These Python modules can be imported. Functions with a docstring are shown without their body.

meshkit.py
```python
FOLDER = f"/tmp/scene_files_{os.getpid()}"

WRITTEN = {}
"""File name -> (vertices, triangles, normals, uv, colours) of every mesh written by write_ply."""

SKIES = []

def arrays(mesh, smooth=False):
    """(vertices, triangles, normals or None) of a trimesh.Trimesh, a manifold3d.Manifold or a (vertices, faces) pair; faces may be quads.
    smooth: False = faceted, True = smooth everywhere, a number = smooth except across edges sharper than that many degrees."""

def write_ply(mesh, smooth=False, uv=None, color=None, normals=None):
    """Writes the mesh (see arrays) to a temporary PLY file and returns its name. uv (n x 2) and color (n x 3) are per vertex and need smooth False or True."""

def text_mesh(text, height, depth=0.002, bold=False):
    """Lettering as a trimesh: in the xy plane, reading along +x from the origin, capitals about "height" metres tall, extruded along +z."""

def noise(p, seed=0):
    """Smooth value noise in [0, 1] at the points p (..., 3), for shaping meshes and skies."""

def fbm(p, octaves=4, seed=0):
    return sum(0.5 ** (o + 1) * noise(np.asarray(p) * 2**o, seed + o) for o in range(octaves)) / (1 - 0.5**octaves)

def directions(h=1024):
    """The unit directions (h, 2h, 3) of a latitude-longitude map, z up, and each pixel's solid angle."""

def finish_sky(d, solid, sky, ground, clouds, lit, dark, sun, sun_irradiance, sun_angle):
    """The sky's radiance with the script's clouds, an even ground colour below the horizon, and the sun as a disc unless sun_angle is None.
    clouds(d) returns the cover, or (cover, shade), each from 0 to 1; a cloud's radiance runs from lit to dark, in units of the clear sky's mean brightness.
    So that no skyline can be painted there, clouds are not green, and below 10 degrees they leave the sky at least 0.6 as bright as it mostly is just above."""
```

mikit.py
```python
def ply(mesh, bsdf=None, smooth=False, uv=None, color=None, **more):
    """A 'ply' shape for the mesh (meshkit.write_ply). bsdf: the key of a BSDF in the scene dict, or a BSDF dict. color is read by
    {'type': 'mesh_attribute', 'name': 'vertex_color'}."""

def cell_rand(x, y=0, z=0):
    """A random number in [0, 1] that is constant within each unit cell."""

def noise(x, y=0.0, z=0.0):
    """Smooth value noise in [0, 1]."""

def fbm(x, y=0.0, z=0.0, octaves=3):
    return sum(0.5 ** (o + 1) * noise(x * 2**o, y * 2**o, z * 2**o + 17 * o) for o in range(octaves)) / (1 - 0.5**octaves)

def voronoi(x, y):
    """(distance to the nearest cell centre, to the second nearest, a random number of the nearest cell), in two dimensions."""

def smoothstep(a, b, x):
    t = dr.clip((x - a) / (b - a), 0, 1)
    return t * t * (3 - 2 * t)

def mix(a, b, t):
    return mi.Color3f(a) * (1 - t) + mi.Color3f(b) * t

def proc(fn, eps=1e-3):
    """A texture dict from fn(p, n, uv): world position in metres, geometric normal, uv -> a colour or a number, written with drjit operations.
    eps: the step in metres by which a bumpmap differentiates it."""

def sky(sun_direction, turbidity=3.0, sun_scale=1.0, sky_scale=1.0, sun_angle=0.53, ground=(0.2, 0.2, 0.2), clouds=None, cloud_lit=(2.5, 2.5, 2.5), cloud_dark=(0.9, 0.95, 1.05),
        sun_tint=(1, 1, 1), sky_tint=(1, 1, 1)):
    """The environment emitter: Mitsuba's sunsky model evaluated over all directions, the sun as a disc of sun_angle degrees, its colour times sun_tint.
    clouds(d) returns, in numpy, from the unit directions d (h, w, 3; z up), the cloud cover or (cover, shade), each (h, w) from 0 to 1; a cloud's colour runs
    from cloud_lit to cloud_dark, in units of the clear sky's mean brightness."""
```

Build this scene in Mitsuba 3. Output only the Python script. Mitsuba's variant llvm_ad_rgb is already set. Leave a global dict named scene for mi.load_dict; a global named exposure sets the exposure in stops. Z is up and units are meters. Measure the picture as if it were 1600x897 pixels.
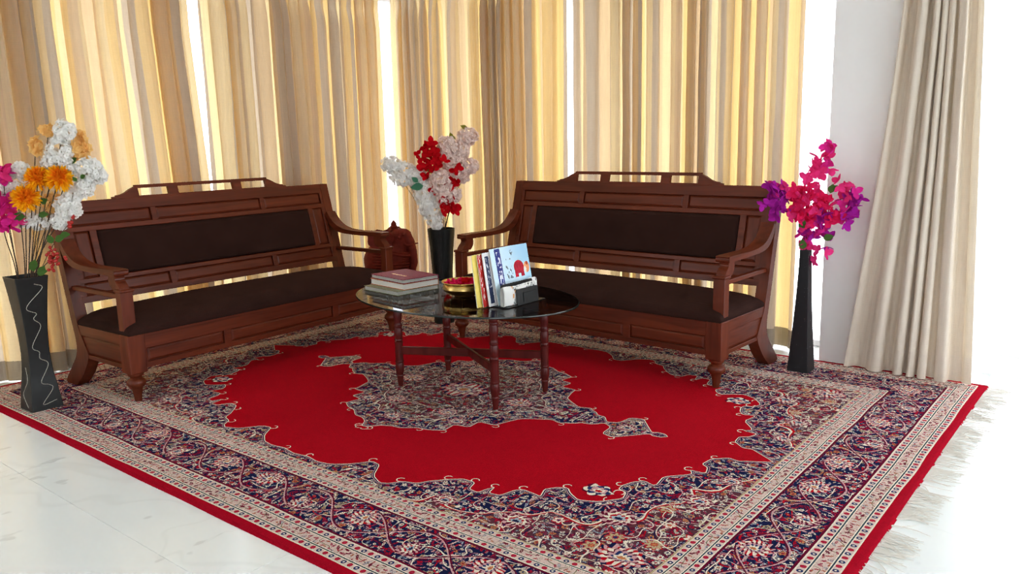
import math, random
import numpy as np
import trimesh
import manifold3d as m3
import drjit as dr
import mitsuba as mi
import mikit, meshkit
from shapely.geometry import Polygon
from mikit import noise, fbm, cell_rand, smoothstep, mix, proc, ply

T = mi.ScalarTransform4f
scene, labels = {'type': 'scene'}, {}
rng = np.random.default_rng(7)
random.seed(7)

# ------------------------------------------------------------------ camera, sky, exposure
CAM = np.array([-5.0459, -0.6862, 1.408])
FW = np.array([0.7670, 0.6163, -0.1789])
UP = np.array([0.1530, 0.0961, 0.9835])
scene['camera'] = {'type': 'perspective', 'fov': 64.61, 'fov_axis': 'x', 'near_clip': 0.05, 'far_clip': 200.0,
                   'to_world': T().look_at(origin=CAM.tolist(), target=(CAM + FW).tolist(), up=UP.tolist())}
scene['sky'] = mikit.sky((-0.35, -0.5, 0.8), turbidity=4.0, sun_scale=0.0, sky_scale=1.0, ground=(0.45, 0.45, 0.43),
                         clouds=lambda d: np.clip(0.86 + 0.25 * (meshkit.fbm(d * 3.0, 3, 5) - 0.5), 0, 1),
                         cloud_lit=(2.22, 2.3, 2.4), cloud_dark=(1.55, 1.65, 1.75))
exposure = 3.85

# ------------------------------------------------------------------ helpers
def add(key, mesh, mat, label=None, cat=None, group=None, kind=None, smooth=False, **more):
    if key in scene:
        i = 1
        while f'{key}_{i:03d}' in scene:
            i += 1
        key = f'{key}_{i:03d}'
    scene[key] = mesh if isinstance(mesh, dict) else ply(mesh, mat, smooth=smooth, **more)
    tag(key, label, cat, group, kind)
    return key

def tag(key, label=None, cat=None, group=None, kind=None):
    e = {k: v for k, v in (('label', label), ('category', cat), ('group', group), ('kind', kind)) if v}
    if e:
        labels[key] = {**labels.get(key, {}), **e}

def fresh(name):
    used = set(k.split('__')[0] for k in list(scene) + list(labels))
    if name not in used:
        return name
    i = 1
    while f'{name}_{i:03d}' in used:
        i += 1
    return f'{name}_{i:03d}'

def cat(ms):
    return trimesh.util.concatenate(ms)

def box(x0, x1, y0, y1, z0, z1, b=0.0):
    if b <= 0:
        m = trimesh.creation.box(extents=(x1 - x0, y1 - y0, z1 - z0))
        m.apply_translation(((x0 + x1) / 2, (y0 + y1) / 2, (z0 + z1) / 2))
        return m
    pts = []
    for sx in (0, 1):
        for sy in (0, 1):
            for sz in (0, 1):
                c = np.array([x1 if sx else x0, y1 if sy else y0, z1 if sz else z0])
                d = np.array([-b if sx else b, -b if sy else b, -b if sz else b])
                for k in range(3):
                    e = d.copy(); e[k] = 0
                    pts.append(c + e)
    return trimesh.convex.convex_hull(np.array(pts))

def lathe(prof, n=28):
    return trimesh.creation.revolve(np.array(prof, float), sections=n)

def extr(poly, a, b, axis='x', holes=None):
    """polygon in the two other axes, extruded along axis from a to b"""
    m = trimesh.creation.extrude_polygon(Polygon(poly, holes), b - a, engine='earcut')
    v = m.vertices.copy()
    if axis == 'x':      # poly = (y, z)
        w = np.stack([v[:, 2] + a, v[:, 0], v[:, 1]], 1)
    elif axis == 'y':    # poly = (x, z)
        w = np.stack([v[:, 0], v[:, 2] + a, v[:, 1]], 1)
    else:
        w = np.stack([v[:, 0], v[:, 1], v[:, 2] + a], 1)
    m = trimesh.Trimesh(w, m.faces, process=False)
    if m.volume < 0:
        m.invert()
    return m

def tube(pts, radii, sides=8, cap=True):
    p = np.asarray(pts, float)
    n = len(p)
    r = np.broadcast_to(np.asarray(radii, float), (n,))
    t = np.gradient(p, axis=0)
    t /= np.linalg.norm(t, axis=1, keepdims=True) + 1e-12
    ref = np.array([0.0, 0, 1]) if abs(t[0, 2]) < 0.9 else np.array([1.0, 0, 0])
    a = np.cross(t[0], ref); a /= np.linalg.norm(a)
    A = []
    for i in range(n):
        a = a - t[i] * (a @ t[i]); a /= np.linalg.norm(a)
        A.append(a)
    A = np.array(A); B = np.cross(t, A)
    ang = np.arange(sides) * 2 * np.pi / sides
    v = p[:, None] + r[:, None, None] * (np.cos(ang)[None, :, None] * A[:, None] + np.sin(ang)[None, :, None] * B[:, None])
    v = v.reshape(-1, 3)
    f = []
    for i in range(n - 1):
        for j in range(sides):
            a0, a1 = i * sides + j, i * sides + (j + 1) % sides
            f += [[a0, a1, a1 + sides], [a0, a1 + sides, a0 + sides]]
    if cap:
        v = np.vstack([v, p[0], p[-1]])
        for j in range(sides):
            f.append([n * sides, (j + 1) % sides, j])
            f.append([n * sides + 1, (n - 1) * sides + j, (n - 1) * sides + (j + 1) % sides])
    return trimesh.Trimesh(v, f, process=False)

def curve(ctrl, n=24):
    """Catmull-Rom through the control points"""
    c = np.asarray(ctrl, float)
    c = np.vstack([2 * c[0] - c[1], c, 2 * c[-1] - c[-2]])
    out = []
    segs = len(c) - 3
    for s in np.linspace(0, segs - 1e-6, n):
        i = int(s); t = s - i
        p0, p1, p2, p3 = c[i:i + 4]
        out.append(0.5 * (2 * p1 + (p2 - p0) * t + (2 * p0 - 5 * p1 + 4 * p2 - p3) * t * t + (3 * p1 - p0 - 3 * p2 + p3) * t ** 3))
    return np.array(out)

def loft(rings, closed_ends=True):
    """rings: list of (n,3) arrays with the same n"""
    n = len(rings[0])
    v = np.vstack(rings); f = []
    for i in range(len(rings) - 1):
        for j in range(n):
            a0, a1 = i * n + j, i * n + (j + 1) % n
            f += [[a0, a1, a1 + n], [a0, a1 + n, a0 + n]]
    if closed_ends:
        c0, c1 = len(v), len(v) + 1
        v = np.vstack([v, rings[0].mean(0), rings[-1].mean(0)])
        for j in range(n):
            f.append([c0, (j + 1) % n, j])
            f.append([c1, (len(rings) - 1) * n + j, (len(rings) - 1) * n + (j + 1) % n])
    m = trimesh.Trimesh(v, f, process=False)
    if m.volume < 0:
        m.invert()
    return m

def grid_mesh(P):
    """P (a, b, 3) -> open sheet"""
    a, b = P.shape[:2]
    i, j = np.meshgrid(np.arange(a - 1), np.arange(b - 1), indexing='ij')
    q = i * b + j
    f = np.concatenate([np.stack([q, q + b, q + b + 1], -1).reshape(-1, 3), np.stack([q, q + b + 1, q + 1], -1).reshape(-1, 3)])
    return trimesh.Trimesh(P.reshape(-1, 3), f, process=False)

def rot_to(d):
    d = np.asarray(d, float); d = d / np.linalg.norm(d)
    return trimesh.geometry.align_vectors([0, 0, 1], d)

# ------------------------------------------------------------------ materials
def bsdf(key, base, rough=0.5, spec=0.5, metallic=0.0, bump=None, bump_scale=1.0, two=True, **kw):
    b = {'type': 'principled', 'base_color': {'type': 'rgb', 'value': list(base)} if isinstance(base, (tuple, list)) else base,
         'roughness': rough, 'metallic': metallic, 'specular': spec, **kw}
    if bump is not None:
        b = {'type': 'bumpmap', 'tex': bump, 'scale': bump_scale, 'nested': b}
    scene[key] = {'type': 'twosided', 'nested': b} if two else b

def wood_fn(sx, sy, sz, dark, light):
    def f(p, n, uv):
        w = fbm(p.x * 3, p.y * 3, p.z * 3, 2) * 1.3
        g = fbm(p.x * sx + w, p.y * sy + w, p.z * sz + w, 3)
        h = noise(p.x * sx * 5, p.y * sy * 5, p.z * sz * 5)
        t = dr.clip((g - 0.3) * 1.7, 0, 1) * 0.75 + h * 0.25
        return mix(dark, light, t)
    return f

WD, WL = (0.074, 0.0112, 0.0033), (0.165, 0.0285, 0.0080)
for nm, s in (('wood_along_x', (1.6, 26, 26)), ('wood_along_y', (26, 1.6, 26)), ('wood_upright', (26, 26, 1.6))):
    bsdf(nm, proc(wood_fn(*s, WD, WL)), rough=0.42, spec=0.2, clearcoat=0.45, clearcoat_gloss=0.92)
bsdf('wood_groove', (0.02, 0.005, 0.003), rough=0.6)
bsdf('table_wood', proc(wood_fn(22, 22, 2.0, (0.06, 0.005, 0.004), (0.13, 0.010, 0.007))), rough=0.35, spec=0.2, clearcoat=0.4, clearcoat_gloss=0.93)

def velvet(p, n, uv):
    a = fbm(p.x * 9, p.y * 9, p.z * 9, 3)
    b = noise(p.x * 320, p.y * 320, p.z * 320)
    return mix((0.020, 0.0082, 0.0064), (0.042, 0.0185, 0.0148), a * 0.6 + b * 0.4)
bsdf('brown_velvet', proc(velvet), rough=0.95, spec=0.05, sheen=0.10, sheen_tint=0.6,
     bump=proc(lambda p, n, uv: noise(p.x * 260, p.y * 260, p.z * 260) * 0.0005), bump_scale=1.0)

def marble(p, n, uv):
    w = fbm(p.x * 1.3, p.y * 1.3, 3.0, 3)
    v1 = dr.abs(fbm(p.x * 1.5 + w * 2.0, p.y * 1.1 - w * 2.4, 1.0, 4) - 0.5)
    v2 = dr.abs(fbm(p.x * 3.3 + w * 3.0, p.y * 4.5 + w, 7.0, 4) - 0.5)
    patch = smoothstep(0.5, 0.72, fbm(p.x * 2.1, p.y * 2.1, 11.0, 3))
    vein = (1 - smoothstep(0.0, 0.028, v1)) * 0.45 + (1 - smoothstep(0.0, 0.02, v2)) * 0.5 * patch
    spot = smoothstep(0.74, 0.82, fbm(p.x * 9 + w * 2, p.y * 14, 2.0, 3))
    c = mix((0.82, 0.86, 0.85), (0.76, 0.80, 0.79), fbm(p.x * 0.9, p.y * 0.9, 5.0, 2))
    c = mix(c, (0.55, 0.58, 0.56), vein * 0.32)
    return mix(c, (0.40, 0.42, 0.41), spot * 0.28)
bsdf('marble', proc(marble), rough=0.16, spec=0.5)
bsdf('grout', (0.62, 0.63, 0.61), rough=0.8)

def plaster(p, n, uv):
    return mix((0.88, 0.88, 0.88), (0.83, 0.83, 0.83), fbm(p.x * 2.3, p.y * 2.3, p.z * 2.3, 4))
bsdf('white_paint', proc(plaster), rough=0.7, spec=0.3)
bsdf('ceiling_paint', (0.82, 0.82, 0.80), rough=0.9, spec=0.2)
bsdf('window_frame_white', (0.82, 0.82, 0.82), rough=0.4)
bsdf('terrace_stone', (0.62, 0.61, 0.58), rough=0.9)
scene['pane_glass'] = {'type': 'thindielectric', 'int_ior': 1.5, 'ext_ior': 1.0}
bsdf('steel', (0.55, 0.55, 0.55), rough=0.3, metallic=1.0)

def satin(c0, c1, seed):
    """satin-striped cloth: broad dull and shiny stripes, slubs, weave"""
    def f(p, n, uv):
        k = dr.floor(uv.x / 0.05)
        st = smoothstep(0.35, 0.65, cell_rand(k, seed))
        weave = noise(uv.x * 900, uv.y * 40) * 0.5 + noise(uv.x * 40, uv.y * 900) * 0.5
        slub = fbm(uv.x * 60, uv.y * 3, seed + 3.0, 2)
        return mix(c0, c1, st * 0.6 + 0.4 * fbm(uv.x * 7, uv.y * 0.6, seed, 2)) * (0.90 + 0.12 * weave + 0.12 * (slub - 0.5))
    return f
def striped(seed):
    """dyed stripes of gold, greige and cream seen through the cloth"""
    def f(p, n, uv):
        u = uv.x + 0.015 * (noise(uv.y * 0.5, seed) - 0.5)
        k = dr.floor(u / 0.062)
        f0 = u / 0.062 - k
        col = pick3(cell_rand(k, seed))
        nxt = pick3(cell_rand(k + 1, seed))
        col = mix(col, nxt, smoothstep(0.93, 1.0, f0))
        weave = noise(uv.x * 900, uv.y * 40) * 0.5 + noise(uv.x * 40, uv.y * 900) * 0.5
        slub = fbm(uv.x * 60, uv.y * 3, seed + 3.0, 2)
        return col * (0.90 + 0.12 * weave + 0.16 * (slub - 0.5))
    return f
def pick3(r):
    c = mi.Color3f((0.97, 0.66, 0.24))
    c = dr.select(r > 0.30, mi.Color3f((0.96, 0.74, 0.38)), c)
    c = dr.select(r > 0.56, mi.Color3f((0.58, 0.46, 0.33)), c)
    return dr.select(r > 0.80, mi.Color3f((0.80, 0.56, 0.30)), c)
FRONT = proc(satin((0.48, 0.40, 0.31), (0.62, 0.53, 0.42), 3.0))       # what the cloth reflects: taupe
THROUGH = proc(striped(5.0))                                           # what it lets through
HEM_SHADED = proc(satin((0.30, 0.25, 0.19), (0.38, 0.32, 0.25), 3.0))  # same taupe with the shade low behind the benches painted into it
LINED = proc(satin((0.66, 0.58, 0.49), (0.76, 0.68, 0.58), 3.0))
def cloth(key, share, front=FRONT):
    """a woven cloth that sends the given share of the light through it and scatters the rest back"""
    scene[key] = {'type': 'blendbsdf', 'weight': share,
                  'a': {'type': 'twosided', 'nested': {'type': 'principled', 'base_color': front, 'roughness': 0.5, 'specular': 0.35, 'sheen': 0.2}},
                  'b': {'type': 'principledthin', 'base_color': THROUGH, 'roughness': 0.6, 'diff_trans': 2.0, 'spec_trans': 0.0, 'eta': 1.05}}
cloth('curtain_cloth', 0.46)
cloth('curtain_shaded_hem', 0.06, HEM_SHADED)
cloth('curtain_lined_cloth', 0.07, LINED)
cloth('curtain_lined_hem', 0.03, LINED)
scene['sheer'] = {'type': 'principledthin', 'base_color': {'type': 'rgb', 'value': [0.93, 0.92, 0.90]}, 'roughness': 0.6, 'diff_trans': 1.2, 'spec_trans': 0.0, 'eta': 1.3}

def vase_black(p, n, uv):
    return mix((0.006, 0.007, 0.007), (0.012, 0.014, 0.013), fbm(p.x * 20, p.y * 20, p.z * 20, 2))
bsdf('black_lacquer', proc(vase_black), rough=0.38, spec=0.3)
def glitter(p, n, uv):
    s = smoothstep(0.93, 0.97, noise(p.x * 210, p.y * 210, p.z * 210))
    return mix((0.008, 0.009, 0.012), (0.45, 0.40, 0.42), s)
bsdf('black_glitter', proc(glitter), rough=0.4, spec=0.4)
bsdf('silver_line', (0.45, 0.43, 0.38), rough=0.4, metallic=0.6)
def terracotta(p, n, uv):
    return mix((0.10, 0.011, 0.007), (0.21, 0.026, 0.016), fbm(p.x * 30, p.y * 30, p.z * 30, 3))
bsdf('red_clay', proc(terracotta), rough=0.6, spec=0.15)
bsdf('brass', proc(lambda p, n, uv: mix((0.55, 0.36, 0.10), (0.80, 0.58, 0.22), fbm(p.x * 25, p.y * 25, p.z * 60, 3))), rough=0.28, metallic=1.0)
def leaf_bsdf(key, c, dt=0.5):
    scene[key] = {'type': 'principledthin', 'base_color': {'type': 'rgb', 'value': list(c)}, 'roughness': 0.55, 'diff_trans': dt, 'spec_trans': 0.0, 'eta': 1.35}
leaf_bsdf('petal_white', (0.93, 0.93, 0.91), 0.35)
leaf_bsdf('petal_blush', (0.90, 0.76, 0.71), 0.35)
leaf_bsdf('petal_orange', (0.95, 0.48, 0.012), 0.3)
leaf_bsdf('petal_deep_orange', (0.85, 0.24, 0.01), 0.3)
leaf_bsdf('petal_amber', (0.95, 0.66, 0.26), 0.6)
leaf_bsdf('petal_magenta', (0.72, 0.03, 0.30), 0.5)
leaf_bsdf('petal_pink', (0.80, 0.045, 0.24), 0.6)
leaf_bsdf('petal_hotpink', (0.78, 0.02, 0.13), 0.5)
leaf_bsdf('petal_purple', (0.42, 0.02, 0.36), 0.5)
leaf_bsdf('petal_red', (0.55, 0.006, 0.012), 0.3)
leaf_bsdf('leaf_green', (0.07, 0.15, 0.035), 0.4)
leaf_bsdf('leaf_olive', (0.20, 0.19, 0.03), 0.4)
leaf_bsdf('leaf_teal', (0.06, 0.20, 0.12), 0.4)
bsdf('stem_brown', (0.06, 0.035, 0.018), rough=0.7)
bsdf('flower_eye', (0.22, 0.20, 0.10), rough=0.7)
bsdf('berry_red', (0.38, 0.012, 0.008), rough=0.25)

# ------------------------------------------------------------------ the setting: floor slabs, walls, windows, ceiling
ZF = -0.012                       # marble surface; the rug's pile ends at z = 0
add('floor', box(-8.2, 2.0, -4.8, 6.4, ZF - 0.12, ZF - 0.006), 'grout', kind='structure')
xs = np.arange(-8.17 - 0.4, 2.1, 1.2); xs = np.clip(xs + 0.0, -8.2, 2.0)
ys = np.clip(np.arange(-4.8, 6.5, 1.6), -4.8, 6.4)
for i in range(len(xs) - 1):
    for j in range(len(ys) - 1):
        if xs[i + 1] - xs[i] < 0.05 or ys[j + 1] - ys[j] < 0.05: continue
        add('floor__slab', box(xs[i] + 0.0007, xs[i + 1] - 0.0007, ys[j] + 0.0007, ys[j + 1] - 0.0007, ZF - 0.02, ZF, 0.0006), 'marble')
add('trim_1', box(-40, 40, -40, 40, -0.30, -0.22), 'terrace_stone', kind='structure')
labels['trim_1']['label'] = 'pale stone terrace outside the windows'
CZ = 2.95
add('ceiling', box(-8.2, 0.75, -4.8, 5.4, CZ, CZ + 0.15), 'ceiling_paint', kind='structure')

WX, WY = 0.36, 5.05               # planes of the windows on the right and on the left
# right wall: lintel, pier beside the tall vase
add('wall_right', cat([box(WX - 0.05, WX + 0.2, -4.8, 5.25, 2.72, CZ)]), 'white_paint', kind='structure')
add('wall_right_pier', box(0.035, 0.56, 0.16, 0.915, ZF, CZ, 0.004), 'white_paint', kind='structure', label='pale grey wall pier between the window curtains and the taupe curtain')
add('wall_left', cat([box(-8.2, WX + 0.2, WY - 0.05, WY + 0.2, 2.72, CZ), box(-4.7, -4.0, WY - 0.05, WY + 0.2, ZF, 2.72), box(-8.2, -6.9, WY - 0.05, WY + 0.2, ZF, 2.72)]), 'white_paint', kind='structure')

def window(n, axis, at, a0, a1, z0, z1, mull, transom=None, label=None):
    """window in the plane axis = at, from a0 to a1; frame members of 5 cm and one pane per bay"""
    key = f'window_{n}'
    def bb(u0, u1, w0, w1, t=0.03):
        return box(at - t, at + t, u0, u1, w0, w1, 0.003) if axis == 'x' else box(u0, u1, at - t, at + t, w0, w1, 0.003)
    us = [a0 + (a1 - a0) * i / mull for i in range(mull + 1)]
    parts = [bb(a0, a1, z1 - 0.05, z1), bb(a0, a1, z0, z0 + 0.04)]
    parts += [bb(u - 0.022, u + 0.022, z0, z1) for u in us[1:-1]] + [bb(a0, a0 + 0.035, z0, z1), bb(a1 - (0.012 if n in (1, 2) else 0.035), a1, z0, z1)]
    add(key + '__frame', cat(parts), 'window_frame_white')
    for i in range(mull):
        u0, u1 = us[i], us[i + 1]
        P = np.array([[[at, u0, z0], [at, u1, z0]], [[at, u0, z1], [at, u1, z1]]]) if axis == 'x' else np.array([[[u0, at, z0], [u1, at, z0]], [[u0, at, z1], [u1, at, z1]]])
        add(key + '__pane', grid_mesh(P), 'pane_glass')
    tag(key, label, None, None, 'structure')

window(1, 'y', WY, -4.0, WX + 0.04, ZF + 0.005, 2.72, 4, label='bright left-hand window wall behind the gold curtains')
window(2, 'x', WX + 0.05, 0.915, WY - 0.04, ZF + 0.005, 2.72, 4, label='bright right-hand window wall behind the gold curtains')
window(3, 'x', WX - 0.02, -4.2, 0.16, 0.105, 2.72, 3, label='over-bright window right of the taupe curtain')
add('trim_2', box(0.305, 0.46, -4.2, 0.16, ZF - 0.004, 0.105, 0.004), 'white_paint', kind='structure', label='low white window sill at the right edge')
window(4, 'y', WY, -6.9, -4.7, 0.5, 2.72, 2, label='window left of the frame')
add('wall_left_sill', box(-6.9, -4.7, WY - 0.05, WY + 0.2, ZF, 0.5), 'white_paint', kind='structure', label='low wall under the window left of the frame')
# the sides of the hall behind the camera: plain walls with an opening each
bsdf('hall_paint', (0.60, 0.58, 0.55), rough=0.8, spec=0.2)
add('wall_back', cat([box(-8.2, -8.0, a, b, ZF, CZ) for a, b in ((-4.8, -3.6), (-1.2, 5.25))] + [box(-8.2, -8.0, -4.8, 5.25, 2.5, CZ)]), 'hall_paint', kind='structure')
add('wall_front', cat([box(a, b, -4.8, -4.6, ZF, CZ) for a, b in ((-8.2, -4.6), (-0.5, 0.56))] + [box(-8.2, 0.56, -4.8, -4.6, 2.5, CZ)]), 'hall_paint', kind='structure')

# ------------------------------------------------------------------ rug
XC, YC, HX, HY = -1.735, 2.35, 1.75, 2.38
FIELD = [(-0.01, 1.83), (0.006, 1.812), (0.056, 1.733), (0.081, 1.694), (0.072, 1.649), (0.127, 1.589), (0.203, 1.581), (0.226, 1.618), (0.284, 1.637), (0.288, 1.568), (0.327, 1.595),
         (0.418, 1.510), (0.519, 1.528), (0.501, 1.468), (0.54, 1.435), (0.6, 1.415), (0.637, 1.419), (0.649, 1.461), (0.705, 1.478), (0.783, 1.416), (0.817, 1.342), (0.785, 1.285), (0.748, 1.248), (0.771, 1.204),
         (0.814, 1.175), (0.877, 1.203), (0.871, 1.174), (0.865, 1.114), (0.892, 1.086), (0.966, 1.071), (0.974, 1.020), (0.917, 1.004), (0.95, 0.987), (0.999, 0.978), (0.994, 0.927),
         (0.933, 0.906), (0.935, 0.834), (0.976, 0.789), (1.031, 0.737), (1.08, 0.709), (1.097, 0.647), (1.15, 0.613), (1.167, 0.577), (1.134, 0.504), (1.037, 0.434), (1.028, 0.374),
         (1.117, 0.308), (1.167, 0.238), (1.177, 0.167), (1.163, 0.093), (1.18, -0.01), (-0.01, -0.01)]
MEDAL = [(0.745, -0.01), (0.742, 0.021), (0.689, 0.058), (0.66, 0.11), (0.656, 0.172), (0.606, 0.242), (0.596, 0.307), (0.556, 0.378), (0.463, 0.363), (0.452, 0.447), (0.36, 0.435), (0.36, 0.535), (0.306, 0.546),
         (0.21, 0.578), (0.173, 0.632), (0.123, 0.718), (0.146, 0.779), (0.125, 0.80), (0.108, 0.838), (0.076, 0.866), (0.07, 0.915), (0.012, 0.963), (0.04, 1.014), (0.136, 1.027), (0.155, 1.095),
         (0.075, 1.165), (0.012, 1.22), (0.03, 1.24), (0.028, 1.28), (0.004, 1.307), (-0.01, 1.31), (-0.01, -0.01)]

HOOKS = [(0.275, 1.553, .018, 1.5), (0.487, 1.452, .016, 1.0), (0.59, 1.398, .016, 1.2), (0.732, 1.234, .017, 0.6), (0.85, 1.10, .017, 0.6), (0.90, 0.99, .016, 0.6), (0.918, 0.89, .017, 0.3), (0.958, 0.775, .017, 0.3),
         (1.01, 0.36, .018, 0.0), (1.145, 0.085, .016, 0.2), (0.11, 1.60, .015, 2.0), (1.085, 0.62, .018, 0.3), (0.76, 0.02, .018, 3.6), (0.765, 0.062, .018, 2.6), (0.62, 0.265, .014, 3.4), (0.575, 0.395, .016, 3.8), (0.375, 0.55, .016, 4.0),
         (0.16, 0.80, .014, 3.6), (0.17, 1.10, .014, 3.6), (0.665, 1.44, .022, 0.0), (0.745, 1.44, .022, 3.14)]

def smooth_outline(poly):
    """rounds the drawn corners: one step of corner cutting on the open run, the closing points kept"""
    run, tail = poly[:-1], poly[-1:]
    out = [run[0]]
    for (ax, ay), (bx, by) in zip(run, run[1:]):
        out += [(0.86 * ax + 0.14 * bx, 0.86 * ay + 0.14 * by), (0.14 * ax + 0.86 * bx, 0.14 * ay + 0.86 * by)]
    return out + [run[-1]] + tail
FIELD, MEDAL = smooth_outline(FIELD), smooth_outline(MEDAL)
def snap(h):
    """a tendril starts on the outline nearest to it and curls into the red"""
    best = None
    for poly in (FIELD[:-2], MEDAL[:-2]):
        P = np.array(poly); A, B = P[:-1], P[1:]; c = np.array(h[:2])
        t = np.clip(((c - A) * (B - A)).sum(1) / ((B - A) ** 2).sum(1), 0, 1); Q = A + (B - A) * t[:, None]
        i = np.linalg.norm(Q - c, axis=1).argmin(); d = np.linalg.norm(Q[i] - c)
        if best is None or d < best[0]: best = (d, Q[i], (B - A)[i])
    d, q, e = best
    u = (np.array(h[:2]) - q) / max(d, 1e-6); r = h[2]
    c = q + u * r * 0.92
    open_ = math.atan2(-u[1], -u[0]) + 1.0
    return (float(c[0]), float(c[1]), r, open_)
HOOKS = [snap(h) for h in HOOKS[:-2]] + HOOKS[-2:]

def sdf(x, y, poly, skip):
    """signed distance (negative inside) to the polygon; the last `skip` edges only close it"""
    d2, s = mi.Float(9.0), mi.Float(1.0)
    n = len(poly)
    for i in range(n):
        (ax, ay), (bx, by) = poly[i], poly[(i + 1) % n]
        ex, ey = bx - ax, by - ay
        wx, wy = x - ax, y - ay
        if i < n - skip:
            t = dr.clip((wx * ex + wy * ey) / (ex * ex + ey * ey), 0, 1)
            d2 = dr.minimum(d2, dr.square(wx - ex * t) + dr.square(wy - ey * t))
        if ey != 0:
            c = ((ay > y) != (by > y)) & (x < ex * (wy / ey) + ax)
            s = dr.select(c, -s, s)
    return dr.sqrt(d2) * s

NAVY, NAVY2, WINE, RED = (0.008, 0.011, 0.048), (0.014, 0.028, 0.10), (0.11, 0.004, 0.022), (0.40, 0.003, 0.012)
CREAM, PINK, ROSE, SKY, ORNG, TAN, OLIVE = (0.74, 0.65, 0.53), (0.54, 0.30, 0.31), (0.34, 0.03, 0.07), (0.36, 0.42, 0.46), (0.48, 0.17, 0.07), (0.44, 0.34, 0.20), (0.16, 0.16, 0.08)

def pick(r, cols):
    c = mi.Color3f(cols[0])
    for i in range(1, len(cols)):
        c = dr.select(r > i / len(cols), mi.Color3f(cols[i]), c)
    return c

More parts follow.
